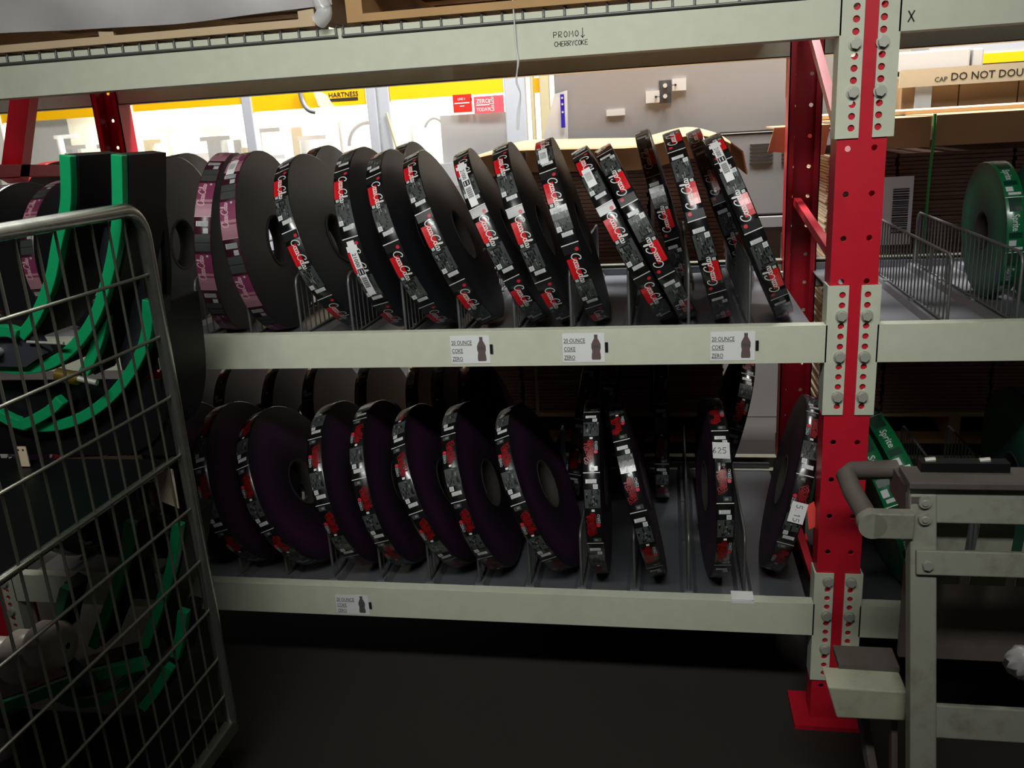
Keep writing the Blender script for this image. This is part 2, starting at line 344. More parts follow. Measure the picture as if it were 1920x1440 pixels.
def roll_mesh(rim, face):
    mb = MB(); h = .06; rc = 3.0
    prof = [(rc, -RW), (RR*.5, -RW-.02), (RR-h, -RW)]; mb.lathe(prof, n=96, m=1, axis='x')
    mb.lathe([(RR-h, -RW), (RR, -RW+h*.5), (RR, -h*.5), (RR-h, 0)], n=96, m=0, axis='x')
    mb.lathe([(RR-h, 0), (RR*.5, .02), (rc, 0)], n=96, m=1, axis='x'); mb.lathe([(rc, 0), (rc, -RW)], n=96, m=1, axis='x')
    return mb.mesh('wound_film', [rim, face])
def core_mesh():
    mb = MB(); mb.lathe([(3.0, .05), (3.0, -RW-.05), (2.72, -RW-.05), (2.72, .05), (3.0, .05)], n=48, axis='x'); return mb.mesh('core', ['core'])
CORE = core_mesh(); ROLL = {}
def strip_label():
    """long white shipping label: count, a black box and a bar code, bent round the rim"""
    mb = MB(); F = [rim_fn(x) for x in (.09, .1, .11)]
    rrect(mb, 0, 6.2, .42, 1.22, 0, F[0]); rrect(mb, .5, 1.1, .2, 1.4, 0, F[0])
    put_text(mb, '21000', (1.3, .58), .62, 1, F[1], fit=1.5); rrect(mb, 3.0, 3.7, .48, 1.16, 1, F[1]); rrect(mb, 3.1, 3.6, .6, .7, 0, F[2]); rrect(mb, 3.1, 3.6, .9, 1.0, 0, F[2])
    for q in range(11): rrect(mb, 3.95+q*.12, 4.0+q*.12+.03*(q % 2), .52, 1.1, 1, F[1])
    return mb.mesh('shipping_label', ['paper', 'ink'])
STRIP = strip_label()
def small_label():
    mb = MB(); F = [rim_fn(x) for x in (.09, .1)]
    rrect(mb, 0, 2.6, .35, 1.25, 0, F[0])
    for q in range(10): rrect(mb, .7+q*.11, .75+q*.11, .45, 1.1, 1, F[1])
    return mb.mesh('shipping_label', ['paper', 'busylight'])
SMALL = small_label()
def tilted_axes(tilt, yaw):
    a, b = math.radians(tilt), math.radians(yaw); Rz = Matrix.Rotation(b, 3, 'Z')
    return Rz @ Vector((math.cos(a), 0, math.sin(a))), Rz @ Vector((0, 1, 0)), Rz @ Vector((-math.sin(a), 0, math.cos(a)))
def reel(x, y, deck, tilt, yaw, kind, label, group, flip=False, phase=0., face='face', strip=None, small=None, size=1):
    n, f_, u_ = tilted_axes(tilt, yaw)
    zb = deck+(RW*math.sin(math.radians(tilt)) if tilt > 0 else 0)+.04
    e = bpy.data.objects.new('label_reel', None); C.objects.link(e); tag(e, label, 'reel', group); e.empty_display_size = .05
    e.matrix_world = Matrix(((n.x, f_.x, u_.x, x*S), (n.y, f_.y, u_.y, y*S), (n.z, f_.z, u_.z, zb*S), (0, 0, 0, 1)))
    e.scale = (1, size, size)
    me, rim = ART[(kind, flip)]
    if (rim, face) not in ROLL: ROLL[(rim, face)] = roll_mesh(rim, face)
    def ch(name, mesh, rx=0):
        o = bpy.data.objects.new(name, mesh); C.objects.link(o); o.parent = e; o.location = (0, 0, RR*S); o.rotation_euler = (rx, 0, 0); return o
    ch('wound_film', ROLL[(rim, face)]); ch('core', CORE); ch('printed_label', me, phase/RR)
    if strip is not None: tag(ch('shipping_label', STRIP, strip/RR), 'white bar code label')
    if small is not None: tag(ch('shipping_label', SMALL, small/RR), 'small white bar code label')
    return e
UD, LD = 25.4, -4.6       # deck heights of the two shelves
gU = 'label reels leaning in the front of the upper shelf'; gL = 'label reels leaning in the front of the lower shelf'; gUR = 'label reels at the back of the upper shelf'; gLR = 'label reels at the back of the lower shelf'
# front of the upper shelf  (phase: distance of a label's first line from the top of the rim, inches)
reel(-65.0, 11.6, UD, -4, 8, 'plum', 'plum-striped label reel, left one of the two plum reels beside the wire cage', gU, True, 4.0)
reel(-58.5, 11.2, UD, 5.8, 2.7, 'plum', 'plum-striped label reel with small white tag, right one of the plum pair', gU, True, 6.4, small=4.2)
reel(-48.8, 11.9, UD, 19.4, 0, 'zero', 'first black and red soda label reel to the right of the plum pair', gU, False, 5.4-8.05)
reel(-43.3, 11.5, UD, 14, -.5, 'zero', 'black soda label reel with a 21000 label low on its rim', gU, False, 6.6, strip=15.0)
reel(-38.2, 11.5, UD, 19.6, .5, 'zero', 'black soda label reel just right of the one with the low 21000 label', gU, False, 7.0)
reel(-33.6, 11.8, UD, 22.5, 4, 'zero', 'black soda label reel above the left end of the first bottle card', gU, False, 3.6)
reel(-28.1, 12.1, UD, 23, 6, 'zero', 'black soda label reel with a 21000 label high on its rim', gU, False, 3.3, strip=5.0)
reel(-24.9, 11.6, UD, 19, 3, 'zero', 'black soda label reel leaning on the one with the high 21000 label', gU, False, 3.8)
reel(-21.2, 11.8, UD, 16.5, 3, 'zero', 'black soda label reel with a small white label on top, above the second bottle card', gU, False, 8.0, small=4.4)
reel(-14.2, 11.6, UD, 26.5, 4, 'zero', 'left one of two black soda label reels pressed face to face', gU, False, 3.2, small=6.4)
reel(-11.9, 11.8, UD, 26.0, 4, 'zero', 'right one of two black soda label reels pressed face to face, print upside down', gU, True, 3.4)
reel(-8.2, 11.8, UD, 15.5, 1, 'zero', 'second black soda label reel from the red post on the upper shelf', gU, True, 6.2)
reel(-1.8, 11.9, UD, 22.3, 0, 'zero', 'black soda label reel nearest the red post, 21000 label at its top', gU, True, 7.2, strip=3.6)
# left end of the upper shelf, partly behind the cage
reel(-72.5, 12.0, UD, -2, 3, 'cherry', 'dark label reel just left of the plum pair on the upper shelf', gU, False, 2.0)
reel(-78.0, 12.0, UD, -4, 0, 'cherry', 'dark label reel behind the right green strip on the upper shelf', gU, False, 5.0)
reel(-84.2, 12.0, UD, 3, -3, 'plum', 'pinkish label reel seen through the top of the wire cage', gU, True, 2.6, size=.9)
reel(-91.5, 12.0, UD, 2, -3, 'cherry', 'dark label reel at the left edge of the upper shelf', gU, False, 2.6, size=.9)
# back of the upper shelf
reel(-57.0, 32.4, UD, 10, 0, 'zero', 'dark label reel top peeping over the second soda reel from the plum pair', gUR, False, 1)
reel(-43.6, 32.4, UD, 14, 0, 'zero', 'dark label reel top beside the grey machine post in the back row', gUR, False, 4)
reel(-11.6, 32.4, UD, 16, 0, 'zero', 'label reel behind and left of the second soda reel from the red post', gUR, True, 3)
reel(-3.9, 32.4, UD, 20, 0, 'zero', 'label reel hidden behind the reel nearest the red post', gUR, True, 6.5)
reel(-101.5, 31.6, UD, -1, -3, 'redcoke', 'bright red label reel at the back behind the green strips', gUR, False, 3.5, face='face')
reel(-79.5, 32.4, UD, 6, 0, 'cherry', 'dark label reel in the back row above the right green strip', gUR, False, 3)
# front of the lower shelf
reel(-63.8, 11.0, LD, 16, 0, 'cherry', 'purple-faced label reel right beside the cage post on the lower shelf', gL, False, 2.2, 'facepurple')
reel(-56.4, 10.7, LD, 23, -1, 'cherry', 'purple-faced label reel turned to show its core hole', gL, False, 1.5, 'facepurple')
reel(-50.0, 11.0, LD, 14.6, 1.2, 'cherry', 'purple-faced label reel above the faded bottle card on the lower shelf', gL, False, 6.4, 'facepurple')
reel(-45.0, 11.2, LD, 14.5, 1, 'cherry', 'purple-faced label reel between the faded card and the first bottle card', gL, False, 3.4, 'facepurple')
reel(-37.9, 11.3, LD, 21.5, 0, 'cherry', 'purple-faced label reel under the left end of the first bottle card', gL, False, 7.0, 'facepurple')
reel(-33.3, 10.8, LD, 16.6, 0, 'cherry', 'purple-faced label reel straight under the first bottle card', gL, False, 5.6, 'facepurple')
reel(-25.5, 11.0, LD, 21.7, -1, 'cherry', 'broadly visible purple-faced label reel left of the upright one on the lower shelf', gL, False, 5.6, 'facepurple')
reel(-22.0, 10.8, LD, 1.8, 1.6, 'cherry', 'label reel standing straight upright under the second bottle card', gL, True, 2.6, 'facepurple')
reel(-15.4, 10.6, LD, 13, 4.5, 'cherry', 'purple-faced label reel leaning against the upright one from the right', gL, True, 6.4, 'facepurple')
reel(-9.1, 10.8, LD, 0, 4.5, 'cherry', 'label reel carrying the white 625 tag', gL, True, 5.6, 'facepurple')
reel(-2.7, 12.6, LD, -13, -5, 'cherry', 'label reel leaning right against the red post, with the white 5.15 tag', gL, False, 3.0, 'facepurple')
for xr, tl, ph, lb in ((-70.5, 15, 4, 'purple-faced label reel just left of the cage post, behind the wires'), (-77.0, 13, 1, 'dark label reel on the lower shelf behind the wide green guide'),
        (-83.5, 14, 6, 'dark label reel on the lower shelf behind the small cream tag'), (-89.8, 12, 3, 'dark label reel at the far left of the lower shelf')):
    reel(xr, 11.0, LD, tl, 0, 'cherry', lb, gL, False, ph, 'facepurple')
# back of the lower shelf
for xr, tl, ph, lb, kd in ((-80.6, 12, 5, 'back row label reel hidden behind the cage wires', 'cherry'), (-73.8, 12, 2, 'label reel top in the back row just right of the cage post, below the beam', 'cherry'), (-67.0, 10, 4, 'second label reel of the back row right of the cage post', 'cherry'),
        (-59.8, 14, 1, 'back row label reel over the gap left of the third lower reel', 'cherry'), (-52.0, 14, 6, 'back row label reel over the faded bottle card', 'cherry'),
        (-45.2, 12, 3, 'back row label reel with a pale label, left of two shiny rims', 'cherry'), (-41.0, 14, 5, 'back row label reel with a shiny rim under the first bottle card', 'cherry'),
        (-35.4, 20, 2, 'back row label reel with a wide purple face beside the brown cardboard', 'cherry'), (-27.6, -9, 4, 'left one of two dark back row reels under the second bottle card', 'cherry'),
        (-24.0, -7, 7, 'right one of two dark back row reels under the second bottle card', 'cherry'), (-15.0, 0, 2, 'lone upright label reel in the back row in front of the cardboard', 'cherry'),
        (-9.6, -17, 5, 'back row label reel leaning right beside the bright steel panel', 'cherry')):
    reel(xr, 32.4, LD, tl, 0, kd, lb, gLR, xr > -30, ph, 'facepurple', small=(4.2 if xr == -45.2 else None))
# the neighbouring bay
gR = 'green label reels in the right-hand bay'
reel(21.6, 20.5, UD, 2, 0, 'sprite', 'green label reel with a brown core behind the wire dividers', gR, False, 2, 'facegreen', size=.72)
reel(24.6, 14.5, UD, 3, 0, 'sprite', 'grey-green label reel at the right edge of the picture, upper shelf', gR, False, 4, 'facegreen', size=.74)
reel(14.2, 11.2, LD, 20, 6, 'sprite', 'bright green label reel leaning beside the red post, lower shelf', gR, False, 1.5, 'facegreen')
reel(11.6, 11.2, LD, 20, 6, 'sprite', 'green label reel just behind the left side of the leaning green one', gR, False, 5, 'facegreen')
reel(25.6, 14.5, LD, 4, 0, 'sprite', 'dark blue-green label reel at the right edge of the picture, lower shelf', gR, False, 4, 'facegreen')
reel(5.4, 28.6, LD, -4, -8, 'sprite', 'green label reel seen between the two red posts on the lower shelf', gR, False, 4, 'facegreen')

# ------------------------------------------------------------------ rack
def hexbolt(x, y, z, parent, rad=.46):
    mb = MB(); mb.cyl((x, y, z), (x, y-.08, z), rad*1.25, 20); mb.cyl((x, y-.08, z), (x, y-.42, z), rad, 6); 
    build('bolt', mb, 'bolt', parent)
def sheet_with_holes(mb, x0, x1, y0, y1, z0, z1, holes, rad, m=0, n=12):
    """a plate in the XZ plane with round holes cut clean through; holes = [(x,z)] one per row, sorted"""
    def cell(za, zb, hx, hz):
        for y, fl in ((y0, 1), (y1, -1)):
            corners = [(x0, za), (x1, za), (x1, zb), (x0, zb)]; vs = [(a, y, b) for a, b in corners]
            ring = [(hx+rad*math.cos(2*PI*k/n+PI), y, hz+rad*math.sin(2*PI*k/n+PI)) for k in range(n)]
            q = n//4; fs = []
            for c in range(4):
                for j in range(q): fs.append((c, 4+(c*q+j) % n, 4+(c*q+j+1) % n))
                fs.append((c, 4+((c+1)*q) % n, (c+1) % 4))
            mb.add(vs+ring, [t[::-1] if fl == 1 else t for t in fs], m)
        a = [(hx+rad*math.cos(2*PI*k/n), y0, hz+rad*math.sin(2*PI*k/n)) for k in range(n)]; b = [(p[0], y1, p[2]) for p in a]
        mb.add(a+b, [(k, (k+1) % n, n+(k+1) % n, n+k) for k in range(n)], m)
    hs = sorted(holes, key=lambda h: h[1]); cut = [z0]+[(hs[i][1]+hs[i+1][1])/2 for i in range(len(hs)-1)]+[z1]
    for i, (hx, hz) in enumerate(hs): cell(cut[i], cut[i+1], hx, hz)
    for (xa, ya, xb, yb) in ((x0, y0, x0, y1), (x1, y0, x1, y1)):
        mb.add([(xa, ya, z0), (xb, yb, z0), (xb, yb, z1), (xa, ya, z1)], [(0, 1, 2, 3)], m)
    for z in (z0, z1): mb.add([(x0, y0, z), (x1, y0, z), (x1, y1, z), (x0, y1, z)], [(0, 1, 2, 3)], m)
def upright(x0, y0, back, label, zt=66):
    """cold-formed C column: punched face, two side flanges, open to the inside of the frame"""
    s = -1 if back else 1
    t = thing('rack_upright', (x0+2.1, y0, -17.3), label, 'upright', 'red uprights of the rack')
    hz = [43.3-4.0*k for k in range(-5, 15)]
    mb = MB()
    half = x0+2.125
    sheet_with_holes(mb, x0, half, y0, y0+.15, -16.8, zt, [(x0+1.0, z) for z in hz if z > -15], .27)
    sheet_with_holes(mb, half, x0+4.25, y0, y0+.15, -16.8, zt, [(x0+3.25, z) for z in hz if z > -15], .27)
    ys = sorted((y0+.15 if s > 0 else y0, y0+3*s))
    mb.box(x0, x0+.15, ys[0], ys[1], -16.8, zt); mb.box(x0+4.1, x0+4.25, ys[0], ys[1], -16.8, zt)
    yl = y0+3*s
    mb.box(x0, x0+.8, min(yl, yl-.15*s), max(yl, yl-.15*s), -16.8, zt); mb.box(x0+3.45, x0+4.25, min(yl, yl-.15*s), max(yl, yl-.15*s), -16.8, zt)
    build('column', mb, 'red', t)
    fp = MB(); fp.box(x0-1.8, x0+5.2, y0-1.5 if s > 0 else y0-4, y0+4.6 if s > 0 else y0+1.5, -17.3, -16.8); build('foot_plate', fp, 'red', t)
    return t
def connector(z0, z1, xa, xb, y, t, first, count, hx, side, bolts):
    """slotted end plate of a beam wrapped round the column"""
    mb = MB(); sheet_with_holes(mb, xa, xb, y-.18, y-.02, z0, z1, [(hx, first-k) for k in range(count)], .3)
    xo = xa if side < 0 else xb
    mb.box(min(xo, xo+.16*side), max(xo, xo+.16*side), y-.18, y+2.2, z0, z1)
    o = build('connector_plate', mb, 'beam', t)
    for k in bolts: hexbolt(hx, y-.18, first-k, t)
    return o
def rack_beam(x0, x1, zb, h, yf, label, conn_left=None, conn_right=None, back=False):
    t = thing('rack_beam', ((x0+x1)/2, yf, zb), label, 'beam', 'cream shelf beams of the rack')
    mb = MB(); d = 2.6
    if not back:
        mb.box(x0, x1, yf-.18, yf+.1, zb, zb+h); mb.box(x0, x1, yf+.1, yf+d, zb, zb+.15); mb.box(x0, x1, yf+.1, yf+1.2, zb+h-.15, zb+h)
        mb.box(x0, x1, yf+1.1, yf+1.2, zb+h-1.6, zb+h-.15); mb.box(x0, x1, yf+1.2, yf+d, zb+h-1.7, zb+h-1.55); mb.box(x0, x1, yf+d-.12, yf+d, zb, zb+h-1.6)
    else:
        mb.box(x0, x1, yf, yf+.15, zb, zb+h); mb.box(x0, x1, yf-d, yf, zb, zb+.15); mb.box(x0, x1, yf-1.2, yf, zb+h-.15, zb+h); mb.box(x0, x1, yf-d, yf-d+.12, zb, zb+h-1.6); mb.box(x0, x1, yf-d, yf-1.1, zb+h-1.7, zb+h-1.55)
    build('channel', mb, 'beam', t, bevel=.02)
    if conn_right: connector(*conn_right, t=t, side=-1)
    if conn_left: connector(*conn_left, t=t, side=1)
    return t
front = upright(0, 0, False, 'tall red front upright with cream slotted plates bolted on it')
rear = upright(.8, 43, True, 'dark red rear upright behind the last soda label reel')
upright(-100.2, 0, False, 'red front upright at the far left behind the wire cage')
upright(-100.0, 43, True, 'dark red rear upright at the left in front of the bright machine windows')
for (cx, lab) in ((2.2, 'red cross braces between the two right-hand uprights'), (-98.0, 'red diagonal braces at the far left of the rack')):
    t = thing('frame_bracing', (cx, 20, -17), lab, 'bracing', 'red bracing of the rack frames')
    for (p, q) in (((cx, 3, 31), (cx, 40, 35)), ((cx, 3, 40), (cx, 40, 60)), ((cx, 3, -8), (cx, 40, -8))) if cx > 0 else (((cx, 18, 44), (cx, 24, 56)), ((cx, 3, 46), (cx, 40, 44)), ((cx, 3, 30), (cx, 40, 31)), ((cx, 3, 0), (cx, 40, 0))):
        mb = MB(); mb.beam(p, q, .9 if cx > 0 else 3.0, 1.0 if cx > 0 else 1.5, m=0); build('brace', mb, 'red', t)
kA = (44.2, 58.6, -.05, 1.8, 0, 58.07, 14, 1.135); kB = (18.2, 30.95, -.05, 1.7, 0, 30.06, 12, 1.135); kC = (-11.9, .9, -.05, 1.7, 0, 0.0, 12, 1.135)
def cr(k, dx=0, hx=1.135, xa=None, xb=None, bolts=()): return dict(z0=k[0], z1=k[1], xa=(k[2] if xa is None else xa)+dx, xb=(k[3] if xb is None else xb)+dx, y=k[4], first=k[5], count=k[6], hx=hx+dx, bolts=bolts)
def RB(x0, x1, zb, h, yf, label, left=None, right=None):
    t = rack_beam(x0, x1, zb, h, yf, label)
    if right: connector(t=t, side=-1, **right)
    if left: connector(t=t, side=1, **left)
    return t
top = RB(-95.7, -.05, 52.8, 4.0, 0, 'top cream beam with handwriting above the label reels', left=cr(kA, -100.2, 3.39, 2.85, 4.5, (6, 10)), right=cr(kA, bolts=(6, 10)))
mid = RB(-95.8, -.05, 23.5, 3.7, 0, 'middle cream beam carrying three bottle cards', left=cr(kB, -100.2, 3.39, 2.75, 4.4, (2, 6, 10)), right=cr(kB, bolts=(2, 6, 10)))
low = RB(-95.8, -.05, -6.45, 3.75, 0, 'lowest cream beam with one faded bottle card', left=cr(kC, -100.2, 3.39, 2.75, 4.4, (0, 4, 8)), right=cr(kC, bolts=(0, 4, 8)))
topr = RB(4.6, 100, 52.8, 4.0, 0, 'top cream beam of the right-hand bay, marked with an X', left=cr(kA, 0, 3.39, 2.95, 4.6, (6, 10)))
midr = RB(4.4, 100, 23.5, 3.7, 0, 'middle cream beam of the right-hand bay', left=cr(kB, 0, 3.39, 2.8, 4.4, (2, 6, 10)))
lowr = RB(4.4, 100, -6.45, 3.75, 0, 'lowest cream beam of the right-hand bay behind the ladder', left=cr(kC, 0, 3.39, 2.8, 4.4, (0, 4, 8)))
for x0, x1, sd in ((-96, .8, 'left'), (5.05, 100, 'right')):
    for zb, h, nm in ((53.4, 4, 'top'), (23.1, 3.7, 'middle'), (-6.7, 3.75, 'lowest')):
        t = rack_beam(x0, x1, zb, h, 43, nm+' rear beam of the '+sd+'-hand bay', back=True)
        xe = x1 if sd == 'left' else x0
        mb = MB(); mb.box(xe-.1 if sd == 'left' else xe-1.6, xe+1.6 if sd == 'left' else xe+.1, 43.1, 43.3, zb-5, zb+h+3.5); build('connector_plate', mb, 'beam', t)
# handwriting on the beams (parts: ink marks)
fb = lambda yy: (lambda x, z: (x, yy, z))
mb = MB(); handwrite(mb, 'PROMO', -25.0, 54.45, .5, .07, 0, fb(-.2), .95); handwrite(mb, 'v', -22.5, 54.3, .75, .07, 0, fb(-.2)); handwrite(mb, 'CHERRYCOKE', -24.95, 53.7, .42, .065, 0, fb(-.2), .74)
build('handwriting', mb, 'ink', top, label='black marker writing')
mb = MB(); handwrite(mb, 'X', 5.3, 53.5, .9, .12, 0, fb(-.2)); build('handwriting', mb, 'ink', topr, label='black marker cross')

# decks: galvanized pans with a rib under every wire divider
def deck(x0, x1, z, label, ribs):
    t = thing('shelf_deck', ((x0+x1)/2, 21, z), label, 'shelf deck', 'galvanized shelf decks')
    mb = MB(); mb.box(x0, x1, 1.3, 41.8, z-.15, z); mb.box(x0, x1, 41.2, 41.8, z, z+.9)
    build('pan', mb, 'galv', t)
    for k, x in enumerate(ribs):
        mb = MB(); mb.poly([(x-1.0, 2.7, z), (x-.55, 2.7, z+.55), (x+.55, 2.7, z+.55), (x+1.0, 2.7, z)], (0, 1, 0), 38.4); build('rib', mb, 'galv', t)
ribL = [-54.9-6*k for k in range(6, 0, -1)]+[-54.9+6*k for k in range(9)]
deck(-95.9, -.3, UD, 'galvanized deck under the upper row of label reels', ribL)
deck(-125, -100.6, UD, 'end of the next deck to the left, under the bright red reel', [-122, -116, -110, -104])
RB(-126, -100.2, 23.5, 3.7, 0, 'cream beam of the next bay beyond the left edge')
rack_beam(-126, -100.2, 53.4, 4, 43, 'top rear beam of the next bay at the upper left', back=True)
rack_beam(-126, -100.2, 23.1, 3.7, 43, 'rear beam of the next bay beyond the left edge', back=True)
deck(-95.9, -.3, LD, 'galvanized deck under the lower row of label reels', ribL)
deck(4.6, 99, UD, 'bare galvanized deck of the right-hand bay behind the wire dividers', [11.7+6*k for k in range(8)])
deck(4.6, 99, LD, 'galvanized deck low in the right-hand bay behind the ladder', [11.7+6*k for k in range(8)])
# wire dividers
def divider(x, z, label, group):
    t = thing('wire_divider', (x, 4, z), label, 'divider', group); h = 7.4; y0, y1 = 4.0, 40.5
    P = [(x, y0, z+.55)]+[(x, y0, z+h-1), (x, y0+.3, z+h-.3), (x, y0+1, z+h)]+[(x, y1-1, z+h), (x, y1-.3, z+h-.3), (x, y1, z+h-1), (x, y1, z+.55), (x, y0, z+.75)]
    mb = MB(); mb.tube(P, .16, 8); build('frame', mb, 'wire', t)
    mb = MB()
    for k in range(1, 27): yy = y0+(y1-y0)*k/27; mb.tube([(x, yy, z+.6), (x, yy, z+h)], .09, 5)
    build('upright_wires', mb, 'wire', t)
    for yy in (y0, y0+12, y0+24): mb = MB(); mb.box(x-.5, x+.5, yy-.4, yy+.6, z+.54, z+.72); build('clip', mb, 'galv', t)
DUL = ['wire divider under the reels at the left end of the upper shelf', 'wire divider left of the plum reels on the upper shelf', 'wire divider between the two plum reels', 'wire divider between the plum pair and the first soda reel',
 'wire divider left of the reel with the low 21000 label', 'wire divider right of the reel with the low 21000 label', 'wire divider above and left of the first bottle card', 'wire divider just above the right end of the first bottle card',
 'wire divider above and left of the second bottle card', 'wire divider above the right end of the second bottle card', 'wire divider between the pressed pair and the next soda reel', 'upper shelf wire divider nearest the red post']
DLL = ['wire divider at the left end of the lower shelf, behind the cage', 'second wire divider of the lower shelf, behind the cage', 'wire divider by the cage post on the lower shelf', 'wire divider right of the reel showing its core hole',
 'wire divider above the faded bottle card', 'wire divider right above the end of the faded bottle card', 'lower wire divider under the first bottle card, left side', 'lower wire divider under the first bottle card, right side',
 'wire divider just left of the upright lower reel', 'wire divider between the upright lower reel and its leaning neighbour', 'bare wire divider left of the reel with the 625 tag', 'lower shelf wire divider nearest the red post']
for k in range(-3, 9):
    x = -54.9+6*k
    divider(x, UD, DUL[k+3], 'wire dividers between the upper reels')
    divider(x, LD, DLL[k+3], 'wire dividers between the lower reels')
divider(11.7, UD, 'bare wire divider nearest the red post in the right-hand bay', 'wire dividers in the right-hand bay')
divider(17.9, UD, 'wire divider in front of the green reel in the right-hand bay', 'wire dividers in the right-hand bay')
for x, lb in ((11.7, 'wire divider low in the right-hand bay beside the leaning green reel'), (17.9, 'middle wire divider behind the ladder platform'), (23.9, 'lower wire divider at the right edge of the picture')): divider(x, LD, lb, 'lower wire dividers in the right-hand bay')

# bottle cards in clear sleeves
def bottle_outline(cx, z0, h):
    pr = [(.0, 0), (.17, .0), (.2, .06), (.19, .22), (.165, .34), (.2, .46), (.2, .62), (.13, .76), (.075, .85), (.075, .9)]
    k = h; L = [(cx-a*k*.9, z0+b*k) for a, b in pr]; Rr = [(cx+a*k*.9, z0+b*k) for a, b in pr[::-1]]; return L+Rr
def bottle_card(x0, x1, z0, z1, label, faded=False):
    t = thing('bottle_card', ((x0+x1)/2, -.2, z0), label, 'shelf label', 'bottle cards on the beams'); y = -.2
    mb = MB(); mb.box(x0, x1, y-.02, y, z0, z1); build('card', mb, 'paper', t)
    mb = MB(); mb.box(x0-.12, x1+.9, y-.09, y-.06, z0-.12, z1+.12); build('sleeve', mb, 'sleeve', t, label='clear plastic sleeve')
    H = z1-z0; mb = MB()
    for i, s_ in enumerate(('20 OUNCE', 'COKE', 'ZERO')):
        zz = z0+H*(.68-.29*i); wd = (2.15, 1.15, 1.1)[i]
        put_text(mb, s_, (x0+.12, zz), .6, 0, fb(y-.03), fit=wd); mb.box(x0+.1, x0+.14+wd, y-.03, y-.025, zz-.1, zz-.05)
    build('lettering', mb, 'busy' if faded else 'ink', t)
    cx = x1-.85; mb = MB(); mb.poly([(a, y-.022, b) for a, b in bottle_outline(cx, z0+.25, H*.86)], (0, -1, 0), .015); mb.box(cx-.17, cx+.17, y-.04, y-.022, z0+.25+H*.775, z0+.25+H*.86, 1); mb.box(cx-.38, cx+.38, y-.045, y-.03, z0+.25+H*.4, z0+.25+H*.5, 2)
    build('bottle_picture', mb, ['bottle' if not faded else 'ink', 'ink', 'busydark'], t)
    mb = MB(); mb.box(x1+.05, x1+.35, y-.12, y-.02, z0+H*.35, z0+H*.68); build('clip', mb, 'busydark', t)
bottle_card(-37.0, -32.9, 23.85, 26.8, 'white bottle card on the middle beam, leftmost of the three')
bottle_card(-25.4, -21.2, 23.85, 26.85, 'white bottle card on the middle beam, between the other two')
bottle_card(-10.9, -6.7, 23.85, 26.75, 'white bottle card on the middle beam, nearest the red post')
bottle_card(-53.2, -49.2, -6.25, -3.75, 'faded bottle card on the lowest beam', True)  # lettering in grey print, bottle in black
def price_tag(c, ax, up, wd, h, txt, label, rot=0):
    t = Vector(ax).normalized(); v = Vector(up).normalized(); n = t.cross(v); c = Vector(c)
    mb = MB(); mb.obox(c, t, v, n, wd/2, h/2, .015); o = build('paper_tag', mb, 'paper', None, label=label, cat='tag')
    mb = MB()
    if rot: fn = lambda x, y: c+n*.025+t*(y)-v*(x)
    else: fn = lambda x, y: c+n*.025+t*x+v*y
    handwrite(mb, txt, -.85, -.3, .62, .07, 0, fn, .8); build('handwriting', mb, 'ink', o)
price_tag((-9.75, .15, 14.3), (1, .05, -.05), (-.05, 0, 1), 1.7, 1.75, '625', 'white handwritten 625 tag stuck on a label reel')
n_, f_, u_ = tilted_axes(-13, -5); a_ = math.radians(84)
p_ = Vector((-2.7, 12.6, LD))+u_*(RR+(RR+.16)*math.cos(a_))-f_*((RR+.16)*math.sin(a_))-n_*.75
price_tag(tuple(p_), tuple(n_), tuple(u_*math.sin(a_)+f_*math.cos(a_)), 1.6, 2.3, '5.15', 'white handwritten 5.15 tag on the reel leaning by the red post', 1)
mb = MB(); mb.poly([(-.9, 2.2, 7.4), (-.2, 2.2, 7.9), (.5, 2.2, 5.2), (-.6, 2.2, 4.7)], (0, 1, 0), .05); build('coloured_tag', mb, 'pinktag', None, label='salmon red tag between the leaning reel and the red post', cat='tag')
mb = MB(); mb.box(-8.5, -6.2, -.2, -.05, -2.95, -2.6); mb.box(-8.5, -6.2, -.1, 1.8, -2.66, -2.6); build('label_backing', mb, 'paper', None, label='strip of white paper folded over the lowest beam', cat='paper')

# ------------------------------------------------------------------ what stands on the top level
t = thing('mesh_deck', (-48, 20, 56.8), 'wire mesh deck hooked over the top cream beam', 'mesh deck')
for (xa, xb) in ((-92, -45.6), (-44.9, -1.0)):
    mb = MB(); n = int((xb-xa)/1.85)
    for k in range(n+1):
        x = xa+(xb-xa)*k/n; mb.tube([(x, -.32, 56.1), (x, -.34, 56.75), (x, -.1, 57.0), (x, 42, 57.0)], .11, 5)
    mb.tube([(xa-.15, -.34, 56.1), (xb+.15, -.34, 56.1)], .13, 6)
    for yy in (10, 20, 30, 40): mb.tube([(xa, yy, 56.85), (xb, yy, 56.85)], .12, 5)
    build('mesh_panel', mb, 'wire', t)
def pallet(x0, x1, y0, y1, z, label, col='wood', h=5.0):
    t = thing('wooden_pallet', ((x0+x1)/2, (y0+y1)/2, z), label, 'pallet', 'wooden pallets')
    W = x1-x0
    for k in range(4):
        yy = y0+(y1-y0-3.5)*k/3; mb = MB(); mb.box(x0, x1, yy, yy+3.5, z, z+.7); build('bottom_board', mb, col, t)
    for k in range(3):
        xx = x0+(W-1.6)*k/2; mb = MB(); mb.box(xx, xx+1.6, y0, y1, z+.7, z+h-.7); build('stringer', mb, col, t)
    for k in range(7):
        yy = y0+(y1-y0-3.5)*k/6; mb = MB(); mb.box(x0, x1, yy, yy+3.5, z+h-.7, z+h); build('deck_board', mb, col, t)
    return t
pallet(-91, -47.5, -.5, 38, 57.15, 'pale wooden pallet under the grey wrapped load on the top level', 'woodpale')
pallet(-44.3, -2, -.6, 38, 57.15, 'brown wooden pallet on the top level, right of the wrapped one')
mb = MB(); nx, nz = 60, 10
vs = []
